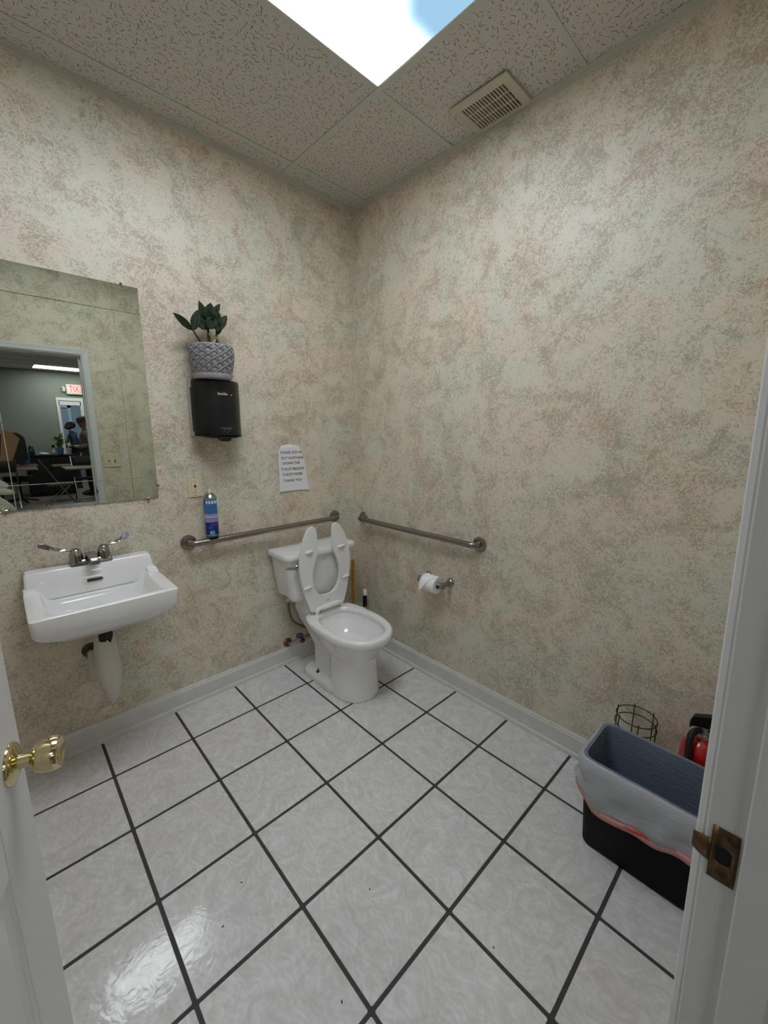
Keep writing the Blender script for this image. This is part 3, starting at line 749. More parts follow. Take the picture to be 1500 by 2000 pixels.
pr_ = [(.020, -.050), (RR - .003, -.050), (RR, -.047), (RR, .047), (RR - .003, .050), (.020, .050)]
o = MB(); rings = [[Vector((r * math.cos(2 * PI * i / 40), -h, r * math.sin(2 * PI * i / 40))) for i in range(40)] for r, h in pr_ + [pr_[0]]]
o.loft(rings, False, False)
TPM = mat('tissue', (238, 238, 238), .9, bump=.15, bscale=120)
obj('roll', o, TPM, rl, 40)
obj('core', MB().loft([[Vector((r * math.cos(2 * PI * i / 24), h, r * math.sin(2 * PI * i / 24))) for i in range(24)] for r, h in ((.0205, -.049), (.0205, .049), (.018, .049), (.018, -.049), (.0205, -.049))], False, False), mat('cardboard_core', (150, 128, 100), .9), rl)
tr = MB(); R1 = RR + .0015; rows = []
for k in range(9):                                              # sheet wraps over the top and hangs as a torn point
    a = math.radians(60 + 14 * k)
    wdt = .048 if k < 6 else .048 - (k - 5) * .009
    rows.append([Vector((-R1 * -math.cos(a), .049 - 2 * .049 * u * (1 if k < 4 else (1 - (k - 3) * .10)), R1 * math.sin(a))) for u in (0, .25, .5, .75, 1)])
for k, (dz, wd) in enumerate(((-.012, .40), (-.026, .26), (-.040, .12), (-.052, .03))):
    b = rows[8]; c0 = .049
    rows.append([Vector((b[0].x - .002 - .001 * k, c0 - .098 * wd * u, b[0].z + dz)) for u in (0, .25, .5, .75, 1)])
tr.loft(rows, closed=False); shell(obj('loose_sheet', tr, TPM, rl, 60), .0006)

# ------------------------------------------------------------------ towel dispenser
dx, dz0, dz1 = -.9525, 1.462, 1.733
ds = thing('towel_dispenser', (dx, 0, dz0), 'black curved paper towel dispenser with grey back on the back wall', 'dispenser')
hh = dz1 - dz0
obj('back_housing', MB().box((-.1175, -.056, 0), (.1175, 0, hh)), GREYP, ds, 0, .003)
def cov(z, ins=0.0, bul=1.0):
    pts = [(-.1165 + ins, -.0565)]
    for i in range(17):
        t = -1 + 2 * i / 16; pts.append((t * (.1165 - ins), -.074 - (.068 * (1 - abs(t) ** 2.4)) * bul))
    pts.append((.1165 - ins, -.0565)); return [Vector((x, y, z)) for x, y in pts]
obj('cover', MB().loft([cov(0.0, .0, .90), cov(.004, 0, .98), cov(.06, 0, 1), cov(hh - .02, 0, 1), cov(hh - .004, .001, .97), cov(hh, .004, .9)]), BLACKP, ds, 40)
obj('side_strip', MB().box((-.1182, -.0585, .022), (-.1165, -.045, hh - .038)), BLACKM, ds, 0)
obj('side_strip', MB().box((.1165, -.0585, .022), (.1182, -.045, hh - .038)), BLACKM, ds, 0)
obj('chute', MB().loft([[Vector((x, y, z)) for x, y in rrect(-w_, -.135 + q, w_, -.04, .01, 2)] for w_, z, q in ((.105, .002, 0), (.075, -.008, .005), (.045, -.010, .01))]), BLACKP, ds, 30)
obj('feed_lever', MB().loft([[Vector((x, y, z)) for x, y in ((-w_ + .002, -.150), (w_ + .002, -.150), (w_ + .002, -.115), (-w_ + .002, -.115))] for w_, z in ((.034, -.004), (.030, -.012), (.019, -.024), (.015, -.026))]), BLACKP, ds, 30, .002)
lg = mat('silver_print', (176, 180, 184), .4)
SC = lambda x: -.074 - (.068 * (1 - abs(x / .1165) ** 2.4)) - .0006
mk = MB()
for i, (x, wd, hgt) in enumerate(((-.022, .006, .011), (-.014, .006, .008), (-.007, .005, .008), (0.0, .005, .008), (.007, .005, .008), (.014, .005, .008), (.021, .005, .008), (.045, .004, .005), (.050, .003, .003))):
    mk.box((x, SC(x + .002), .199), (x + wd, SC(x + .002) + .0008, .199 + hgt))
mk.box((.004, SC(.01), .2105), (.016, SC(.01) + .0008, .2125))
obj('logo_print', mk, lg, ds, 0)
mk = MB()
for i in range(12):
    x = -.020 + i * .0052; mk.box((x, SC(x), .0385), (x + .0038, SC(x) + .0008, .0415))
obj('instruction_print', mk, mat('dim_print', (120, 122, 124), .5), ds, 0)
a_ = [(-.008, .034), (.032, .034), (.030, .031), (.016, .021), (.012, .020), (.008, .021), (-.006, .031)]
obj('arrow_print', MB().tube([(x, SC(x) - .0002, z) for x, z in a_], .0006, 5, True), mat('dim_print', (0, 0, 0)), ds)

# ------------------------------------------------------------------ potted plant
px, py, pz = -.976, -.106, dz1 + .0015
pt = thing('potted_plant', (px, py, pz), 'small dark-leaved plant in grey diamond-patterned pot on the towel dispenser', 'plant')
obj('saucer', MB().lathe([(.078, 0), (.084, .002), (.0935, .017), (.0935, .021), (.087, .021), (.083, .007), (.01, .006)], n=48), mat('saucer_grey', (172, 169, 170), .6), pt)
POT = mat('pot_ceramic', (150, 148, 151), .6)
prf = [(.070, .010), (.080, .013), (.089, .045), (.0965, .080), (.0990, .11), (.0985, .14), (.0955, .154)]
def pr_r(z):
    for (r0, z0), (r1, z1) in zip(prf, prf[1:]):
        if z <= z1: t = (z - z0) / (z1 - z0); t = max(0, t); return r0 + (r1 - r0) * t
    return prf[-1][0]
NA, NZ = 288, 84; rings = []
for j in range(NZ + 1):
    z = .012 + (.154 - .012) * j / NZ; rr = []
    for i in range(NA):
        a = 2 * PI * i / NA
        u = i / NA * 12; v = (z - .006) / .0330
        # concentric scalloped diamonds
        p = (u + v) % 1.0; q = (u - v) % 1.0
        e = min(min(p, 1 - p), min(q, 1 - q))
        hgt = .0046 if e < .085 else (-.0006 if e < .21 else (.0032 if e < .27 else .0012))
        if z > .149 or z < .014: hgt = .001
        r = pr_r(z) + hgt; rr.append(Vector((r * math.cos(a), r * math.sin(a), z)))
    rings.append(rr)
rings = [[Vector((.066 * math.cos(2 * PI * i / NA), .066 * math.sin(2 * PI * i / NA), .008)) for i in range(NA)]] + rings
for r_, z_ in ((.0925, .155), (.090, .152), (.089, .130)): rings.append([Vector((r_ * math.cos(2 * PI * i / NA), r_ * math.sin(2 * PI * i / NA), z_)) for i in range(NA)])
obj('pot', MB().loft(rings, True, False), POT, pt, 0)
obj('soil', MB().lathe([(.0895, .131), (.089, .136), (.03, .138), (.001, .138)], n=40), mat('soil', (38, 30, 24), .95, bump=.8, bscale=120), pt)
LEAF = mat('dark_leaf', (28, 42, 18), .55, spec=.2, var=.3, vscale=30); STEM = mat('dark_stem', (52, 34, 28), .5); LEAFL = mat('pale_leaf', (120, 140, 66), .5)
def leaf_obj(base, tip, wd, facing=(-.35, -1, .25), material=LEAF, parent=None):
    base, tip = Vector(base), Vector(tip); d = tip - base; Ln = d.length; d.normalize()
    f = Vector(facing).normalized(); s = d.cross(f).normalized(); f = s.cross(d).normalized(); rows = []
    for k in range(9):
        t = k / 8; wv = wd * (math.sin(PI * t ** .85) ** .8) * .5 + .0006
        c = base + d * Ln * t + f * (-.10 * Ln * (t - .5) ** 2)
        rows.append([c - s * wv + f * wv * .25, c - s * wv * .5 + f * wv * .05, c - f * wv * .08, c + s * wv * .5 + f * wv * .05, c + s * wv + f * wv * .25])
    o = obj('leaf', MB().loft(rows, closed=False), material, parent or pt, 60); shell(o, .0008); return o
O = Vector((px, py, pz))
def rel(x, z, y=-.105): return Vector((x, y, z)) - O
stems = [((-1.010, -.100, 1.885), (-1.047, -.10, 1.940), (-1.056, -.10, 1.962)), ((-.985, -.105, 1.885), (-.988, -.105, 1.955), (-.985, -.105, 1.99)), ((-.950, -.10, 1.885), (-.945, -.10, 1.945), (-.940, -.10, 1.99)),
         ((-.972, -.09, 1.885), (-.975, -.085, 1.97), (-.970, -.085, 2.02)), ((-.930, -.10, 1.885), (-.938, -.095, 1.915), (-.945, -.095, 1.94))]
for a, b, c in stems:
    obj('stem', MB().tube(smoothpath([Vector(q) - O for q in (a, b, c)], 5), [.0042] * 5 + [.0034] * 5 + [.0028], 10), STEM, pt, 60)
for bx, bz, tx, tz, wd, yb, yt in (
    (-1.056, 1.950, -1.140, 2.006, .034, -.10, -.12), (-1.050, 1.950, -1.095, 1.985, .022, -.095, -.07), (-1.050, 1.950, -1.022, 2.045, .042, -.10, -.10),
    (-.990, 1.960, -1.032, 2.010, .046, -.11, -.10), (-.988, 1.962, -.960, 2.020, .050, -.12, -.13), (-.988, 1.985, -1.014, 2.086, .040, -.10, -.10),
    (-.985, 1.990, -.968, 2.082, .052, -.11, -.12), (-.975, 2.000, -.990, 2.045, .050, -.125, -.13), (-.965, 2.010, -.908, 2.098, .032, -.09, -.08),
    (-.955, 2.010, -.930, 2.082, .036, -.095, -.09), (-.942, 1.985, -.928, 2.056, .042, -.10, -.10), (-.940, 1.962, -.886, 2.046, .040, -.10, -.10),
    (-.942, 1.945, -.905, 2.000, .022, -.095, -.08), (-.968, 2.000, -.940, 1.952, .026, -.12, -.13)):
    leaf_obj(rel(bx, bz, yb), rel(tx, tz, yt), wd, facing=(random.uniform(-.6, .1), -1, random.uniform(-.2, .5)))
for bx, bz, tx, tz in ((-.955, 1.93, -.985, 1.945), (-.965, 1.905, -.950, 1.925), (-.94, 1.925, -.96, 1.94)):
    leaf_obj(rel(bx, bz), rel(tx, tz), .009, material=LEAFL)

# ------------------------------------------------------------------ outlet
ou = thing('wall_outlet', (-1.0715, 0, 1.2075), 'ivory wall outlet with test and reset buttons right of the mirror', 'outlet')
obj('plate', MB().box((-.035, -.006, -.0572), (.035, 0, .0572)), IVORY, ou, 0, .002)
obj('socket_face', MB().box((-.0165, -.0085, -.033), (.0165, -.005, .033)), mat('ivory_light', (214, 206, 180), .35), ou, 0, .001)
mk = mat('outlet_dark', (40, 34, 30), .6)
for z in (-.021, .021):
    for x in (-.0065, .0065): obj('slot', MB().box((x - .001, -.009, z - .001), (x + .001, -.0083, z + .007)), mk, ou, 0)
    obj('slot', MB().lathe([(.0024, 0), (.0024, .0007)], loc=(0, -.0083, z - .0065), rot=RX(PI / 2), n=10), mk, ou)
obj('reset_button', MB().box((-.0065, -.0105, .0010), (.0065, -.008, .0065)), mat('red_button', (150, 34, 30), .4), ou, 0)
obj('test_button', MB().box((-.0065, -.0105, -.0065), (.0065, -.008, -.0010)), mat('black_button', (40, 26, 26), .4), ou, 0)
for z in (-.048, .048): obj('screw', MB().lathe([(.0028, 0), (.0026, .001)], loc=(0, -.006, z), rot=RX(PI / 2), n=10), OLDBR, ou)

# ------------------------------------------------------------------ torn paper notice
nt_ = thing('paper_notice', (0, 0, 0), 'torn white paper notice about the toilet on the back wall', 'notice')
OUT = [(-.568, 1.401), (-.538, 1.408), (-.507, 1.412), (-.482, 1.410), (-.439, 1.398), (-.432, 1.375), (-.418, 1.347), (-.396, 1.293), (-.387, 1.215), (-.375, 1.157), (-.375, 1.123), (-.420, 1.126), (-.479, 1.126), (-.537, 1.123), (-.586, 1.118), (-.588, 1.175), (-.588, 1.273), (-.590, 1.317), (-.583, 1.369)]
def xr(z, side):
    xs = []
    n = len(OUT)
    for i in range(n):
        (xa, za), (xb, zb_) = OUT[i], OUT[(i + 1) % n]
        if (za - z) * (zb_ - z) <= 0 and za != zb_: xs.append(xa + (xb - xa) * (z - za) / (zb_ - za))
    return (max(xs) if side else min(xs)) if xs else -.5
def ypap(x, z): return -.0022 - .0012 * (1 + math.sin(x * 60 + z * 35)) - (.010 * max(0, (1.16 - z) / .05) ** 2 * max(0, (x + .47) / .1)) - .004 * max(0, (-.565 - x) / .02)
rows = []
NZ_, NX_ = 30, 18
for j in range(NZ_ + 1):
    z = 1.126 + (1.400 - 1.126) * j / NZ_
    a, b = xr(z, 0), xr(z, 1); row = []
    for i in range(NX_ + 1):
        x = a + (b - a) * i / NX_; zz = z
        if j == 0: zz = 1.119 + .006 * min(1, (x + .59) / .06) if x < -.53 else 1.1255 - .003 * max(0, (x + .42) / .04)
        if j == NZ_:
            t = (x - a) / (b - a); zz = 1.400 + .010 * max(0, math.sin(PI * min(1, t * 1.1))) ** .8
        row.append(Vector((x, ypap(x, zz), zz)))
    rows.append(row)
shell(obj('sheet', MB().loft(rows, closed=False), PAPER, nt_, 60), .0004)
for txt, xa, xb, zb_ in (('PLEASE DO NO', -.570, -.414, 1.3555), ('PUT ANYTHING', -.564, -.409, 1.3220), ('DOWN THE', -.556, -.441, 1.2905), ('TOILET BESIDES', -.570, -.411, 1.2550), ('TOILET PAPER', -.563, -.421, 1.2220), ('THANK YOU', -.558, -.430, 1.1860)):
    tm = text_mb(txt, .0225)
    xs = [v.co.x for v in tm.bm.verts]; x0_, x1_ = min(xs), max(xs); ys = [v.co.y for v in tm.bm.verts]; sy = .0158 / (max(ys) - min(ys))
    for v in tm.bm.verts:
        x = xa + (v.co.x - x0_) / (x1_ - x0_) * (xb - xa); z = zb_ + v.co.y * sy; v.co = Vector((x, ypap(x, z) - .0007 - v.co.z, z))
    # the torn right edge cuts the last letters of the first two lines
    za, zc_ = zb_, zb_ + .016
    pA, pB = Vector((xr(za, 1) - .001, 0, za)), Vector((xr(zc_, 1) - .001, 0, zc_)); dn = (pB - pA).normalized()
    bmesh.ops.bisect_plane(tm.bm, geom=list(tm.bm.verts) + list(tm.bm.edges) + list(tm.bm.faces), plane_co=pA, plane_no=Vector((dn.z, 0, -dn.x)), clear_outer=True)
    obj('lettering', tm, INK, nt_, 0, fix=False)

# ------------------------------------------------------------------ air freshener
af = thing('air_freshener', (-1.016, -.0475, .9375), 'blue and white aerosol air freshener can standing on the grab bar', 'aerosol can')
RC = .0325
def band(z0, z1, c, nm, r=RC): return obj(nm, MB().lathe([(r, z0), (r, z1)], n=36, cap=False) if z0 > .012 else MB().lathe([(r, z0), (r, z1)], n=36), mat('can_' + nm + str(int(z0 * 1e4)), c, .28, .3), af, 50)
obj('base_rim', MB().lathe([(.030, 0), (.0328, .002), (.0328, .008), (.0325, .009)], n=36), mat('can_rim', (70, 84, 92), .3, .8), af)
band(.009, .014, (120, 165, 190), 'stripe'); band(.014, .082, (26, 36, 128), 'label_navy'); band(.082, .108, (150, 150, 190), 'label_lilac')
band(.108, .112, (226, 228, 240), 'stripe'); band(.112, .126, (160, 162, 200), 'label_lilac'); band(.126, .178, (62, 116, 172), 'label_blue'); band(.178, .200, (48, 92, 150), 'label_top'); band(.200, .206, (90, 150, 190), 'stripe')
pat = MB()
for k in range(9):
    a = -2.6 + k * .42; rr_ = RC + .0003
    pat.loft([[Vector((rr_ * math.cos(a + d), rr_ * math.sin(a + d), z)) for d in (0, .07, .14, .21, .27)] for z in (.180, .196)], closed=False)
shell(obj('label_icons', pat, mat('can_white', (226, 228, 236), .4), af, 0), .0003)
pat = MB(); rr_ = RC + .0003
for a, wv in ((-2.25, .30), ):
    pat.loft([[Vector((rr_ * math.cos(a + wv * d), rr_ * math.sin(a + wv * d), z)) for d in (0, .25, .5, .75, 1)] for z in (.018, .036)], closed=False)
shell(obj('label_patch', pat, mat('can_patch', (150, 170, 196), .4), af, 0), .0003)
pat = MB()
pat.loft([[Vector((rr_ * math.cos(-1.90 + .34 * d), rr_ * math.sin(-1.90 + .34 * d), z)) for d in (0, .25, .5, .75, 1)] for z in (.016, .038)], closed=False)
shell(obj('label_patch', pat, mat('can_green', (92, 160, 150), .4), af, 0), .0003)
for z, a0, a1 in ((.072, -2.1, -.9), (.064, -2.3, -1.2), (.056, -2.4, -1.7), (.050, -2.4, -1.75), (.104, -2.4, -1.0), (.118, -2.4, -1.1), (.0975, -2.4, -1.0)):
    pat = MB().loft([[Vector((rr_ * math.cos(a0 + (a1 - a0) * d / 8), rr_ * math.sin(a0 + (a1 - a0) * d / 8), zz)) for d in range(9)] for zz in (z, z + .0016)], closed=False)
    shell(obj('label_line', pat, mat('can_line', (120, 124, 190), .4), af, 0), .0003)
obj('shoulder', MB().lathe([(.0325, .206), (.0330, .209), (.029, .213), (.026, .221), (.020, .228), (.017, .230), (.017, .233), (.012, .233)], n=36), mat('can_steel', (150, 146, 138), .25, .9), af, 60)
obj('spray_nozzle', MB().lathe([(.0075, .232), (.0075, .250), (.005, .252)], n=20), mat('nozzle_white', (216, 210, 196), .5), af)

# ------------------------------------------------------------------ waste basket with liner
wb = thing('waste_bin', (-.305, -1.962, 0), 'black rectangular plastic waste bin by the right wall', 'waste bin')
BL = mat('bin_plastic', (4, 4, 5), .55, spec=.12, bump=.1, bscale=150)
bo = [ring(-.095, .095, -.165, .163, .0015, .03), ring(-.100, .100, -.170, .168, .010, .03), ring(-.122, .122, -.186, .186, .340, .035), ring(-.128, .128, -.190, .190, .346, .036), ring(-.128, .128, -.190, .190, .366, .036), ring(-.119, .119, -.182, .182, .366, .034), ring(-.094, .094, -.160, .158, .012, .028)]
obj('bin_body', MB().loft(bo, True, True), BL, wb, 40)
bg = thing('bin_liner', (-.305, -1.962, 0), 'translucent grey bag lining the black bin, with red drawstring', 'bag')
LN = 96
def loop(hx, hy, r, z, amp=0.0, f=1.0, zamp=0.0, seed=0.0, zfun=None):
    pts = rrect(-hx, -hy, hx, hy, r, 8)
    # resample evenly
    P = [Vector((x, y, 0)) for x, y in pts]; Ls = [0]
    for i in range(len(P)): Ls.append(Ls[-1] + (P[(i + 1) % len(P)] - P[i]).length)
    out = []; tot = Ls[-1]; k = 0
    for i in range(LN):
        s = tot * i / LN
        while Ls[k + 1] < s: k += 1
        t = (s - Ls[k]) / (Ls[k + 1] - Ls[k]); p = P[k].lerp(P[(k + 1) % len(P)], t)
        d = noise.noise(Vector((p.x * 14 * f, p.y * 14 * f, z * 18 + seed))) * amp
        nrm = Vector((p.x / hx, p.y / hy, 0)).normalized()
        q = p + nrm * d
        q.z = (zfun(p.x, p.y) if zfun else z) + noise.noise(Vector((p.x * 9, p.y * 9, seed + 3))) * zamp
        out.append(q)
    return out
def hem(x, y):
    # lower edge of the turned-down cuff: high at the left end, sagging at the near left corner, lifting again
    return .196 + .060 * max(0, min(1, (y - .13) / .06)) + .030 * max(0, min(1, (-y - .02) / .18)) - .012 * math.exp(-((y - .10) / .04) ** 2) + .004 * math.cos(y * 55)
def mixz(t):
    return lambda x, y: .366 * (1 - t) + (hem(x, y) + .012) * t
outer = [loop(.126, .188, .036, .372, .003), loop(.133, .196, .040, .368, .004, zamp=.002), loop(.138, .200, .042, 0, .008, zfun=mixz(.2), seed=1), loop(.142, .203, .044, 0, .016, zfun=mixz(.4), seed=2), loop(.139, .201, .044, 0, .018, zfun=mixz(.55), seed=3), loop(.146, .204, .044, 0, .022, zfun=mixz(.72), seed=3.5), loop(.144, .203, .044, 0, .018, zfun=mixz(.86), seed=3.8), loop(.141, .203, .044, 0, .012, zfun=mixz(1), seed=4)]
for r in outer:
    for v in r:
        v.y = max(v.y, -.200); v.x = min(v.x, .140)
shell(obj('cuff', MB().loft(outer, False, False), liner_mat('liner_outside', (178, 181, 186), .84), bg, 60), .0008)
inner = [loop(.1265, .1885, .036, .3722, .003), loop(.116, .179, .033, .371, .001), loop(.112, .175, .033, .35, .004, seed=7), loop(.103, .168, .034, .27, .007, seed=8), loop(.095, .160, .034, .17, .009, seed=9), loop(.082, .146, .034, .07, .007, seed=10), loop(.070, .135, .03, .035, .003, seed=11)]
for r in inner[1:]:
    for v in r:
        v.x = max(-.1165, min(.1165, v.x))
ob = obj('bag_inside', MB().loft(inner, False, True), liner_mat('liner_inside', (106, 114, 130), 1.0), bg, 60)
hl = loop(.1415, .2035, .044, 0, .012, zfun=hem, seed=4); hl2 = loop(.1415, .2035, .044, 0, .012, zfun=lambda x, y: hem(x, y) + .024, seed=4)
for r in (hl, hl2):
    for v in r: v.y = max(v.y, -.201); v.x = min(v.x, .1405)
ds_ = obj('drawstring', MB().loft([hl, hl2], False, False), mat('pink_hem', (206, 140, 136), .35), bg, 60); shell(ds_, .001)
tag(ds_, label='pinkish red drawstring hem')
tabp = [(-.1465, -.045, .222), (-.151, -.025, .234), (-.153, -.005, .232), (-.151, .015, .224), (-.147, .028, .219)]
shell(obj('drawstring_tab', MB().loft([[Vector(p) + Vector((0, 0, -.012 * math.sin(PI * (i + .5) / 5))) for i, p in enumerate(tabp)], [Vector(p) for p in tabp]], closed=False), mat('red_string', (196, 70, 56), .35), bg, 60), .001)

# wire basket and fire extinguisher behind the bin
wk = thing('wire_basket', (-.088, -1.853, 0), 'round brown wire toilet roll stand behind the bin', 'wire stand')
WR = mat('brown_wire', (58, 42, 38), .35, .6)
for z, r in ((.388, .070), (.352, .072), (.20, .072), (.03, .072)): obj('wire_ring', MB().tube([(r * math.cos(2 * PI * i / 32), r * math.sin(2 * PI * i / 32), z) for i in range(32)], .0020, 8, True), WR, wk, 60)
for k in range(6):
    a = .35 + k * PI / 3; obj('upright', MB().tube([(.0725 * math.cos(a), .0725 * math.sin(a), .002), (.0725 * math.cos(a), .0725 * math.sin(a), .352), (.0705 * math.cos(a), .0705 * math.sin(a), .398)], .0020, 8), WR, wk)
fe = thing('fire_extinguisher', (-.084, -2.062, 0), 'small red fire extinguisher on the floor behind the bin', 'fire extinguisher')
obj('cylinder', MB().lathe([(.055, .001), (.060, .008), (.062, .03), (.062, .345), (.058, .375), (.045, .400), (.026, .414), (.018, .418)], n=36), mat('extinguisher_red', (170, 14, 18), .28, coat=.4), fe, 50)
obj('valve', MB().lathe([(.016, .416), (.016, .432), (.013, .434), (.013, .462)], n=20), mat('valve_metal', (190, 190, 186), .3, .8), fe)
hd = obj('handle', MB().loft([[Vector((-.013, y, z)), Vector((.013, y, z)), Vector((.013, y, z + t)), Vector((-.013, y, z + t))] for y, z, t in ((.044, .440, .030), (.036, .452, .040), (-.02, .470, .048), (-.085, .508, .034))]), BLACKP, fe, 30, .003)
obj('lower_handle', MB().loft([[Vector((-.010, y, z)), Vector((.010, y, z)), Vector((.010, y, z + .008)), Vector((-.010, y, z + .008))] for y, z in ((.012, .450), (-.03, .452), (-.085, .440))]), BLACKP, fe, 30, .002)
obj('hose', MB().tube(smoothpath([(-.010, .012, .448), (-.040, .030, .440), (-.064, .030, .395), (-.076, .022, .32), (-.080, .010, .22), (-.078, .0, .14)], 8), .0105, 14), BLACKM, fe, 60)

# specks of dirt on the floor tiles
SPK = mat('speck', (40, 36, 34), .9)
for x, y, a, lb in ((-1.085, -1.382, .4, 'dark speck on the floor tile at the middle bottom of the room'), (-.922, -1.749, 1.2, 'dark oblong speck on the tile nearest the bin and the doorway'),
                    (-1.481, -1.152, 0, 'dark speck on the floor tile just right of the glare'), (-1.385, -1.072, 2.2, 'small dark speck on the tile between the glare and the long grout line'),
                    (-1.319, -1.535, 1.0, 'tiny dark speck on the lowest tile near the photo bottom edge')):
    tag(obj('dirt_speck', MB().sphere((0, 0, 0), 1, (.004, .002, .0012), 8, rot=RZ(a)), SPK, None), lb, 'dirt', 'specks on the tile floor').location = (x, y, .0010)


# ================================================================== room outside the doorway (seen in the mirror)
HW = mat('hall_wall_paint', (124, 130, 121), .6, var=.03, vscale=3)
struct('wall_hall_far', MB().box((HX0, HY - .1, -.05), (-.527, HY, H + .1)).box((-.097, HY - .1, -.05), (HX1, HY, H + .1)).box((-.527, HY - .1, 2.06), (-.097, HY, H + .1)), HW)
struct('wall_hall_left', MB().box((HX0 - .1, HY - .1, -.05), (HX0, YF - TH, H + .1)), HW)
struct('wall_hall_right', MB().box((HX1, HY - .1, -.05), (HX1 + .1, YF - TH, H + .1)), HW)
hn = MB()
hn.box((HX0, YF - TH - .02, -.05), (OX0 - .075, YF - TH - .0005, H + .1)); hn.box((OX1 + .075, YF - TH - .02, -.05), (HX1, YF - TH - .0005, H + .1)); hn.box((OX0 - .075, YF - TH - .02, OZ + .075), (OX1 + .075, YF - TH - .0005, H + .1))
struct('wall_hall_near', shear(hn), HW)
struct('floor_hall', MB().box((HX0, HY, -.05), (HX1, YF - TH - .0005, -.001)), mat('hall_floor', (116, 108, 102), .5, var=.15, vscale=6))
ch = struct('ceiling_hall', MB().box((HX0, HY, H + .03), (HX1, YF - TH, H + .05)), mat('plenum', (0, 0, 0)))
HP = mat('hall_ceiling_panel', (228, 222, 228), .9)
hgx = [-4.6, -3.4, -2.18, -.96, .26, 1.48, 2.6]; hgy = [-10.5, -10.11, -9.50, -8.89, -8.28, -7.67, -7.06, -6.45, -5.84, -5.23, -4.62, -4.01, -3.40, -2.79, -2.32]
LIT = {(3, 2), (1, 6), (4, 6), (3, 10), (1, 10)}
nl = 0
for a in range(len(hgx) - 1):
    for b in range(len(hgy) - 1):
        x0, x1, y0, y1 = hgx[a], hgx[a + 1], hgy[b], hgy[b + 1]
        if (a, b - 0) in {(3, 1)} or (a, b) in {(1, 5), (4, 5), (3, 9), (1, 10)}:  # all but the mirrored one are unseen lamps added to light the room
            nl += 1
            t = thing('ceiling_light', (x0, y0, H), ('fluorescent ceiling light near the far grey-green wall, seen in the mirror' if (a, b) == (3, 1) else 'unseen ceiling light added to light the room outside the doorway'), 'ceiling light', None if (a, b) == (3, 1) else 'added unseen lights of the outer room')
            obj('frame', MB().box((.012, .012, .020), (x1 - x0 - .012, y1 - y0 - .012, .026)), mat('light_frame', (0, 0, 0)), t, 0)
            obj('lens', MB().box((.02, .02, .001), (x1 - x0 - .02, y1 - y0 - .02, .005)), MATS.setdefault('hall_lens', lens_mat('hall_lens', HALL_POWER)) if 'hall_lens' not in MATS else MATS['hall_lens'], t, 0)
            continue
        link('ceiling_panel', mesh_from(MB().box((x0 + .002, y0 + .002, H + .003), (x1 - .002, y1 - .002, H + .015)).bm, 'ceiling_panel', HP, 0), ch)
for x in hgx[1:-1]: obj('grid_bar', MB().box((x - .012, HY, H - .001), (x + .012, YF - TH, H + .0025)), GRID_P, ch, 0)
for y in hgy[1:-1]:
    obj('grid_bar', MB().box((HX0, y - .012, H - .0016), (HX1, y + .012, H + .0016)), GRID_P, ch, 0)

# far door opening with white trim, pale blue room beyond
fd = thing('door_3', (0, 0, 0), kind='structure')
for lo, hi in (((-.574, HY - .0, 0), (-.530, HY + .02, 2.234)), ((-.094, HY, 0), (-.040, HY + .02, 2.234)), ((-.530, HY, 2.165), (-.094, HY + .018, 2.234))):
    obj('casing', MB().box(lo, hi), WHITE_P, fd, 0, .003)
for lo, hi in (((-.531, HY - .1, 0), (-.512, HY + .004, 2.14)), ((-.112, HY - .1, 0), (-.093, HY + .004, 2.14)), ((-.530, HY - .1, 2.062), (-.094, HY + .004, 2.165))):
    obj('jamb', MB().box(lo, hi), WHITE_P, fd, 0)
BLUEW = mat('bluish_light_wall', (128, 152, 172), .6)  # bluish light of the room beyond, put into its wall colour
struct('wall_beyond', MB().box((-1.9, HY - 2.6, -.05), (1.4, HY - 2.5, 2.7)).box((-1.9, HY - 2.5, -.05), (-1.8, HY - .1, 2.7)).box((1.3, HY - 2.5, -.05), (1.4, HY - .1, 2.7)), BLUEW)
struct('ceiling_beyond', MB().box((-1.9, HY - 2.6, 2.7), (1.4, HY - .1, 2.8)), BLUEW)
struct('floor_beyond', MB().box((-1.9, HY - 2.6, -.05), (1.4, HY, -.001)), mat('hall_floor', (0, 0, 0)))
struct('trim_3', MB().box((-.42, HY - 2.5, 0), (-.34, HY - 2.46, 2.2)).box((-.10, HY - 2.5, 0), (-.02, HY - 2.46, 2.2)).box((-.42, HY - 2.5, 2.1), (-.02, HY - 2.46, 2.2)), mat('blue_white_trim', (170, 186, 200), .5))
t = thing('ceiling_light', (-.3, HY - 1.3, 2.69), 'ceiling light of the pale blue room beyond the far door', 'ceiling light')
obj('lens', MB().box((-.5, -.3, -.004), (.5, .3, 0)), MATS['hall_lens'], t, 0); obj('frame', MB().box((-.52, -.32, 0), (.52, .32, .01)), MATS['light_frame'], t, 0)

# exit sign
ex = thing('exit_sign', (-.185, HY, 2.435), 'lit red EXIT sign with twin lamp heads above the far door', 'exit sign')
obj('housing', MB().box((-.165, 0, -.115), (.165, .055, .115)), mat('sign_white', (206, 202, 190), .5), ex, 0, .006)
obj('face', MB().box((-.125, .055, -.070), (.155, .057, .100)), mat('sign_face', (250, 190, 186), .5, emit=(255, 170, 165), es=.55), ex, 0)
tm = text_mb('EXIT', .2)
xs = [v.co.x for v in tm.bm.verts]; ys = [v.co.y for v in tm.bm.verts]
for v in tm.bm.verts:
    u = (v.co.x - min(xs)) / (max(xs) - min(xs)); q = (v.co.y - min(ys)) / (max(ys) - min(ys))
    v.co = Vector((.145 - u * .255, .0575 + v.co.z, -.055 + q * .140))
obj('lettering', tm, mat('sign_red', (214, 40, 60), .5, emit=(235, 30, 55), es=.7), ex, 0, fix=False)
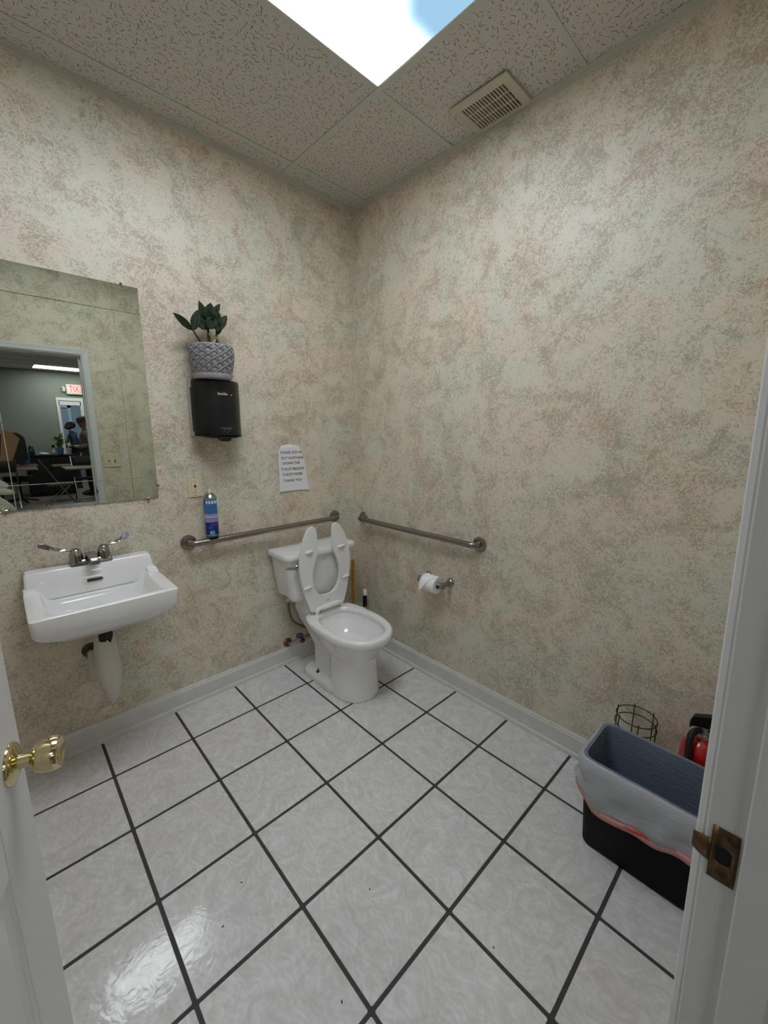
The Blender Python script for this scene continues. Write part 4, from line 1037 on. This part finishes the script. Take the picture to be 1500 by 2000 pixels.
for s, x in ((-1, -.20),):
    lh = obj('lamp_arm', MB().tube([(-.16, .03, 0), (-.195, .03, .0)], .012, 10), mat('sign_white', (0, 0, 0)), ex)
    for z in (-.028, .028): obj('lamp_head', MB().lathe([(.012, -.03), (.028, .0), (.032, .028), (.030, .032)], loc=(-.215, .045, z), rot=RX(-PI / 2), n=16), mat('lamp_head', (190, 190, 186), .3), lh)

# folding tables
WOODT = mat('table_top_brown', (112, 92, 80), .35, var=.1, vscale=8); DM = mat('dark_metal', (40, 38, 38), .4, .6)
def folding_table(x0, x1, y0, y1, label, z=.74):
    t = thing('folding_table', ((x0 + x1) / 2, (y0 + y1) / 2, 0), label, 'table', 'folding tables of the outer room')
    a, b = (x1 - x0) / 2, (y1 - y0) / 2
    obj('tabletop', MB().box((-a, -b, z - .028), (a, b, z)), WOODT, t, 0, .004)
    for sx in (-1, 1):
        for sy in (-1, 1): obj('leg', MB().tube([(sx * (a - .62), sy * (b - .08), 0.002), (sx * (a - .68), sy * (b - .08), z - .028)], .014, 8), DM, t)
    return t
folding_table(-2.9, -1.22, -8.85, -8.12, 'brown folding table holding the leaning cardboard, seen in the mirror')
folding_table(-2.9, -1.16, -9.68, -9.10, 'brown folding table with the large blue planter, seen in the mirror')
folding_table(-.84, .80, -8.50, -7.76, 'brown folding table nearest the doorway right side, seen in the mirror')
folding_table(-.95, .60, -9.15, -8.80, 'brown folding table in front of the capped person, seen in the mirror')

# folding chairs
def folding_chair(x, y, rz, label, group=None):
    t = thing('folding_chair', (x, y, 0), label, 'chair', group, rotz=rz)
    CB = mat('chair_black', (26, 24, 25), .8)
    CM = mat('chair_tube', (120, 118, 118), .3, .8)
    obj('seat', MB().loft([[Vector((a, b, .455 + .01 * (a > 0))) for a, b in rrect(-.20, -.20, .20, .20, .06, 3)], [Vector((a, b, .485)) for a, b in rrect(-.19, -.19, .19, .19, .06, 3)]]), CB, t, 40)
    obj('backrest', MB().loft([[Vector((-.23 - .04 * k, y_ , .72 + .21 * k)) for y_ in (-.19, -.1, 0, .1, .19)] for k in (0, .5, 1)], closed=False), CB, t, 60).modifiers.new('s', 'SOLIDIFY').thickness = .02
    for s in (-1, 1):
        obj('leg', MB().tube([(.25, s * .20, .01), (-.02, s * .20, .47), (-.26, s * .20, .93)], .011, 8), CM, t)
        obj('leg', MB().tube([(-.30, s * .185, .01), (.12, s * .185, .46)], .011, 8), CM, t)
    obj('stretcher', MB().tube([(.20, -.2, .09), (.20, .2, .09)], .008, 8), CM, t); obj('stretcher', MB().tube([(-.26, -.185, .06), (-.26, .185, .06)], .008, 8), CM, t)
    return t
folding_chair(-.97, -7.55, 0, 'dark folding chair nearest the mirror, turned sideways to the tables')
folding_chair(-.45, -8.42, PI / 2, 'dark metal folding chair tucked under the brown table from behind')
folding_chair(.45, -8.42, PI / 2, 'dark metal folding chair behind the brown table, farther right')
folding_chair(.30, -7.44, PI / 2, 'dark metal folding chair standing at the front of the nearest brown table')
folding_chair(-1.75, -7.95, -PI / 2, 'dark metal folding chair tucked below the leaning cardboard')

# black sideboard along the far wall
sbd = thing('sideboard', (-.90, -10.0, 0), 'low black sideboard against the grey-green wall, seen in the mirror', 'sideboard')
obj('cabinet', MB().box((-.42, -.25, .02), (.40, .25, .885)), BLACKM, sbd, 0, .004)
obj('worktop', MB().box((-.45, -.28, .885), (.43, .29, .918)), mat('black_top', (24, 24, 26), .3), sbd, 0, .003)
for x in (-.21, .19):
    d = obj('cabinet_door', MB().box((x - .185, .25, .06), (x + .185, .265, .86)), BLACKM, sbd, 0, .003); obj('handle', MB().box((x + .12, .265, .5), (x + .13, .285, .6)), STEEL, d, 0)

# plants on the sideboard
GL = mat('mid_leaf', (74, 96, 46), .5, var=.4, vscale=20); GL2 = mat('grey_leaf', (110, 128, 104), .5, var=.3, vscale=20)
def pot_plant(name, x, y, z, pr0, ph, pcol, n, hgt, spread, label, leafm, seed, sharp=False):
    t = thing(name, (x, y, z), label, 'plant')
    obj('pot', MB().lathe([(pr0 * .72, 0), (pr0 * .80, ph * .3), (pr0, ph * .9), (pr0 * 1.05, ph), (pr0 * .95, ph), (pr0 * .88, ph * .85), (.001, ph * .84)], n=28), mat('pot_%d_%d_%d' % pcol, pcol, .4), t, 50)
    R = random.Random(seed)
    for k in range(n):
        a = R.uniform(0, 2 * PI); r = spread * R.uniform(.3, 1); h0 = ph * .9 + (0 if sharp else hgt * R.uniform(0, .7))
        b = Vector((.2 * r * math.cos(a), .2 * r * math.sin(a), h0)); tt = Vector((r * math.cos(a), r * math.sin(a), ph + hgt * R.uniform(.35, 1)))
        if not sharp: tt = b + (tt - b).normalized() * R.uniform(.10, .16)
        leaf_obj(b, tt, .03 if not sharp else .022, facing=(R.uniform(-.4, .4), 1, R.uniform(-.2, .6)), material=leafm, parent=t)
    for k in range(3): obj('stem', MB().tube([(0, 0, ph * .8), (.03 * (k - 1), .02 * (k % 2), ph + hgt * .7)], .005, 6), STEM, t)
    return t
ST = .9185
pot_plant('potted_plant', -.70, -9.74, ST, .074, .155, (66, 104, 142), 44, .36, .13, 'bushy green plant in small blue pot on the black sideboard', GL, 3)
pot_plant('potted_plant', -.535, -9.76, ST, .050, .145, (206, 206, 210), 18, .22, .07, 'green plant in small white pot beside the blue pot', GL, 5)
pot_plant('potted_plant', -1.36, -9.42, .741, .115, .205, (62, 92, 128), 20, .24, .20, 'pale spiky plant in large blue planter on a brown table', GL2, 8, True)
bt = thing('bottle', (-.815, -9.76, ST), 'pale blue bottle with black cap left of the blue plant pot', 'bottle')
obj('body', MB().lathe([(.030, 0), (.033, .01), (.033, .13), (.025, .155), (.016, .165)], n=20), mat('bottle_blue', (120, 150, 170), .3), bt)
obj('label', MB().lathe([(.0335, .05), (.0335, .11)], n=20, cap=False), mat('bottle_label', (200, 206, 206), .5), bt); obj('cap', MB().lathe([(.026, .160), (.028, .166), (.028, .215), (.026, .22)], n=20), BLACKP, bt)
pp = thing('paper_pile', (-1.0, -9.80, ST), 'untidy pile of white papers on the black sideboard', 'papers')
for k in range(5): obj('sheet', MB().box((-.10, -.07, 0), (.10, .07, .003), rot=RZ(k * .5) @ RX(.04 * k), loc=(.01 * k - .02, 0, .004 + k * .008)), PAPER, pp, 0)
vs_ = thing('dark_jar', (-1.20, -9.78, ST), 'dark glass jar with black lid left of the papers', 'jar')
obj('body', MB().lathe([(.05, 0), (.055, .02), (.055, .12), (.04, .15)], n=24), mat('jar_dark', (30, 40, 58), .15), vs_); obj('lid', MB().lathe([(.045, .15), (.045, .17), (.02, .21), (.002, .22)], n=20), BLACKP, vs_)

# cardboard sheet and office chair
cb = tag(obj('cardboard_sheet', MB().loft([[Vector((x, y, z)) for x, z in ((-.14, .02), (.0, .0), (.205, .56), (.10, .70), (-.03, .73))] for y in (-.02, .02)]), mat('cardboard', (132, 98, 70), .85, var=.1), None, 30), 'brown cardboard sheet leaning upright on the table, seen in the mirror', 'cardboard')
cb.location = (-1.62, -8.42, .742)
oc = thing('office_chair', (-1.52, -8.98, 0), 'black high-backed office chair behind the leaning cardboard', 'chair')
obj('backrest', MB().loft([[Vector((x * s, -.04 + .04 * k, z)) for x, z in rrect(-.21, .78, .21, 1.42, .16, 5)] for k, s in ((0, .93), (.5, 1), (1.6, 1), (2, .93))]), BLACKM, oc, 40)
obj('seat', MB().loft([[Vector((x, y + .25, z)) for x, y in rrect(-.23, -.22, .23, .22, .08, 4)] for z in (.46, .55)]), BLACKM, oc, 40)
obj('column', MB().lathe([(.03, .10), (.03, .46)], loc=(0, .22, 0), n=14), DM, oc)
for k in range(5): obj('foot', MB().tube([(0, .22, .11), (.27 * math.cos(k * 1.257), .22 + .27 * math.sin(k * 1.257), .05)], .018, 8), BLACKM, oc)

# dark table just outside the doorway with a pale lobed cushion and printed cloth
nt = thing('side_table', (-1.62, -3.08, 0), 'dark side table just outside the doorway, at the mirror bottom edge', 'table')
obj('tabletop', MB().box((-.40, -.30, .66), (.60, .24, .69)), mat('navy_top', (24, 30, 48), .4), nt, 0, .004)
for sx in (-.36, .56):
    for sy in (-.26, .20): obj('leg', MB().box((sx - .02, sy - .02, 0.001), (sx + .02, sy + .02, .66)), BLACKM, nt, 0)
lc = thing('lobed_item', (-1.80, -3.0, .692), 'cream white cushion with rounded petal lobes at the mirror lower left', 'item')  # unidentified pale shape, built as plain cream lobes
CR = mat('cream_lobe', (222, 220, 202), .7)
for k, (p0, p1, wd) in enumerate((((-.05, 0, .12), (.055, .0, .0), .075), ((-.09, -.03, .20), (.055, -.02, .165), .07), ((-.10, -.06, .27), (.02, -.05, .23), .09), ((-.09, .02, .02), (-.0, .02, .02), .07))):
    p0, p1 = Vector(p0), Vector(p1); c = (p0 + p1) / 2; d = p1 - p0; a = math.atan2(d.z, d.x)
    obj('lobe', MB().sphere(c + Vector((0, 0, .045)), 1, (d.length / 2 + .035, .022, wd / 2 + .004), 20, rot=None), CR, lc) if False else obj('lobe', MB().sphere((0, 0, 0), 1, (d.length / 2 + .04, .022, wd / 2), 20, rot=RY(-a)), CR, lc)
    lc.children[-1].location = c + Vector((0, 0, .045))
pc = tag(obj('printed_cloth', MB().box((-.2, -.10, 0), (.22, .08, .006)), mat('blue_cloth', (120, 150, 172), .7, var=.6, vscale=25), None, 0), 'blue and white printed cloth on the dark side table', 'cloth')
pc.location = (-1.22, -3.10, .691)

# ------------------------------------------------------------------ people
def skin_mesh(name, verts, edges, radii, material, parent, sub=2, root=0):
    me = bpy.data.meshes.new(name); me.from_pydata([tuple(v) for v in verts], edges, []); me.materials.append(material)
    o = bpy.data.objects.new(name, me); C.objects.link(o)
    mo = o.modifiers.new('skin', 'SKIN'); mo.use_smooth_shade = True
    for i, r in enumerate(radii):
        sv__ = me.skin_vertices[0].data[i]; sv__.radius = (r, r) if not isinstance(r, tuple) else r; sv__.use_root = (i == root)
    s = o.modifiers.new('sub', 'SUBSURF'); s.levels = sub; s.render_levels = sub
    dg = bpy.context.evaluated_depsgraph_get(); dg.update()
    m2 = bpy.data.meshes.new_from_object(o.evaluated_get(dg)); bpy.data.objects.remove(o)
    for p in m2.polygons: p.use_smooth = True
    m2.materials.clear(); m2.materials.append(material)
    return link(name, m2, parent)
def person(loc, rotz, ht, label, skin_c, top_c, pant_c, hair_c, cap=None, pitch=0.0, arms='front'):
    """facing +x in local space"""
    k = ht / 1.78
    r = thing('person', loc, label, 'person', rotz=rotz); r.scale = (k, k, k)
    SK = mat('skin_%d' % skin_c[0], skin_c, .5); TP = mat('shirt_%d' % top_c[0], top_c, .85); PT = mat('trousers', pant_c, .85); HR = mat('hair', hair_c, .8)
    # body: pelvis, spine, shoulders, neck, legs, arms, all one surface
    Vv = [(0, 0, .94), (0, 0, 1.08), (.0, 0, 1.25), (0, 0, 1.42), (.01, 0, 1.49), (.015, 0, 1.55),
          (0, .10, .92), (.01, .11, .50), (-.01, .115, .09), (.0, -.10, .92), (.01, -.11, .50), (-.01, -.115, .09), (.13, .125, .035), (.13, -.125, .035)]
    Ee = [(0, 1), (1, 2), (2, 3), (3, 4), (4, 5), (0, 6), (6, 7), (7, 8), (0, 9), (9, 10), (10, 11), (8, 12), (11, 13)]
    Rr_ = [(.09, .08), (.09, .08), (.10, .09), (.10, .07), .055, .055, .075, .055, .042, .075, .055, .042, .035, .035]
    hands = []
    for s in (1, -1):
        b = len(Vv); Vv += [(0, s * .19, 1.41), (-.03, s * .24, 1.14), (.20, s * .16, 1.10), (.27, s * .08, 1.12)]
        Ee += [(3, b), (b, b + 1), (b + 1, b + 2), (b + 2, b + 3)]; Rr_ += [.045, .040, .033, .028]; hands.append((s, Vector(Vv[b + 3])))
    skin_mesh('body', Vv, Ee, Rr_, SK, r, 1)
    skin_mesh('shirt', [(0, 0, .87), (0, 0, 1.08), (0, 0, 1.25), (0, 0, 1.41), (.005, 0, 1.47), (0, .19, 1.41), (-.03, .24, 1.14), (.18, .165, 1.10), (0, -.19, 1.41), (-.03, -.24, 1.14), (.18, -.165, 1.10), (0, .11, 1.425), (0, -.11, 1.425), (-.02, .225, 1.28), (-.02, -.225, 1.28)],
              [(0, 1), (1, 2), (2, 3), (3, 4), (3, 11), (11, 5), (5, 13), (13, 6), (6, 7), (3, 12), (12, 8), (8, 14), (14, 9), (9, 10)], [(.165, .15), (.155, .14), (.165, .14), (.15, .12), .075, .080, .068, .050, .080, .068, .050, .09, .09, .075, .075], TP, r, 1)
    skin_mesh('trousers', [(0, 0, 1.07), (0, 0, .90), (0, .10, .86), (.01, .11, .50), (-.01, .115, .08), (0, -.10, .86), (.01, -.11, .50), (-.01, -.115, .08)],
              [(0, 1), (1, 2), (2, 3), (3, 4), (1, 5), (5, 6), (6, 7)], [(.15, .13), (.15, .13), .10, .078, .062, .10, .078, .062], PT, r, 1)
    for s in (1, -1): obj('shoe', MB().loft([[Vector((x + .05, y + s * .12, z)) for x, y in rrect(-.12, -.045, .15, .045, .04, 4)] for z in (.002, .03)] + [[Vector((x * .8 + .03, y * .8 + s * .12, .085)) for x, y in rrect(-.10, -.045, .10, .045, .04, 4)]]), BLACKM, r, 50)
    # hands with fingers closed in front
    for s, hp in hands:
        vv = [tuple(hp), tuple(hp + Vector((.045, -s * .02, 0)))]; ee = [(0, 1)]; rr = [(.028, .016), (.034, .015)]
        for f, (dy, ln) in enumerate(((-.030, .030), (-.011, .036), (.009, .034), (.027, .026))):
            b = len(vv); base = hp + Vector((.060, -s * .02 + dy, .0)); vv += [tuple(base), tuple(base + Vector((ln, -s * .008, -.012))), tuple(base + Vector((ln * 1.1, -s * .012, -.038)))]
            ee += [(1, b), (b, b + 1), (b + 1, b + 2)]; rr += [.010, .009, .007]
        b = len(vv); vv += [tuple(hp + Vector((.02, -s * .045, .012))), tuple(hp + Vector((.055, -s * .062, .008)))]; ee += [(0, b), (b, b + 1)]; rr += [.011, .009]
        skin_mesh('hand', vv, ee, rr, SK, r, 1)
    # head: skull, jaw, nose, ears, eyes; pitched back or level
    hd_ = MB(); n = 24; rings = []
    for z, f, bk_, wd in ((-.115, .058, -.02, .028), (-.105, .080, -.035, .042), (-.080, .088, -.055, .055), (-.05, .090, -.075, .062), (-.02, .091, -.088, .068), (.01, .088, -.098, .072), (.04, .092, -.102, .075), (.07, .088, -.098, .073), (.095, .070, -.082, .062), (.112, .040, -.05, .04), (.118, .01, -.015, .012)):
        c = (f + bk_) / 2; a_r = (f - bk_) / 2
        rings.append([Vector((c + a_r * math.cos(2 * PI * i / n), wd * math.sin(2 * PI * i / n), z)) for i in range(n)])
    hd_.loft(rings)
    hd_.loft([[Vector((x, y, z)) for x, y, z in q] for q in (((.086, -.012, .028), (.086, .012, .028), (.084, 0, .04)), ((.104, -.014, -.012), (.104, .014, -.012), (.112, 0, -.004)), ((.088, -.016, -.024), (.088, .016, -.024), (.090, 0, -.02)))])
    for s in (-1, 1): hd_.sphere((-.005, s * .074, -.002), 1, (.018, .008, .030), 10)
    head = obj('head', hd_, SK, r, 60); head.location = (.03, 0, 1.655); head.rotation_euler = (0, -pitch, 0)
    for s in (-1, 1): obj('eye', MB().sphere((.084, s * .030, .012), .010, n=10), mat('eye_dark', (30, 24, 22), .3), head)
    obj('mouth', MB().box((.086, -.022, -.058), (.0905, .022, -.052)), mat('lips', (96, 56, 50), .6), head, 0, .001)
    hb = MB(); n = 24
    hb.loft([[Vector((-.012 + rr_ * 1.28 * math.cos(2 * PI * i / n) * (1 if math.cos(2 * PI * i / n) < 0 else .9), rr_ * math.sin(2 * PI * i / n), z + (.045 if z < .05 else 0) * max(0, math.cos(2 * PI * i / n)))) for i in range(n)] for z, rr_ in ((-.02, .0785), (.03, .080), (.07, .079), (.10, .066), (.118, .040), (.124, .01))], False, True)
    obj('hair', hb, HR, head, 60)
    if cap:
        cp = MB(); cp.loft([[Vector((-.008 + rr_ * 1.25 * math.cos(2 * PI * i / n), rr_ * math.sin(2 * PI * i / n), z)) for i in range(n)] for z, rr_ in ((.028, .088), (.075, .087), (.112, .070), (.132, .042), (.138, .006))], False, True)
        cap_o = obj('cap', cp, mat('cap_cloth', cap, .8), head, 60)
        bp_ = MB(); bp_.loft([[Vector((.075 + .095 * u * math.cos(a), .080 * math.sin(a) * (1 - .1 * u), .045 - .020 * u)) for a in [(-PI / 2 + PI * i / 12) for i in range(13)]] for u in (0, .5, 1)], closed=False)
        shell(obj('cap_brim', bp_, mat('cap_cloth', cap, .8), cap_o, 60), .005)
    return r
person((-.225, -9.42, .001), PI, 1.77, 'person in dark cap and grey shirt standing and looking down, seen in the mirror', (120, 78, 60), (92, 86, 84), (26, 25, 28), (30, 24, 22), cap=(44, 38, 38), pitch=-.25)
person((-.300, -10.95, .001), PI, 1.69, 'person in navy jacket with head tilted back, seen in the mirror', (70, 48, 40), (26, 38, 64), (24, 24, 28), (18, 16, 16), pitch=.55)
wc = tag(obj('white_cup', MB().lathe([(.026, 0), (.034, .07), (.036, .072), (.030, .070), (.024, .005)], n=20), SEATP, None), 'small white cup held by the person in the cap', 'cup'); wc.location = (-.56, -9.42, 1.115)
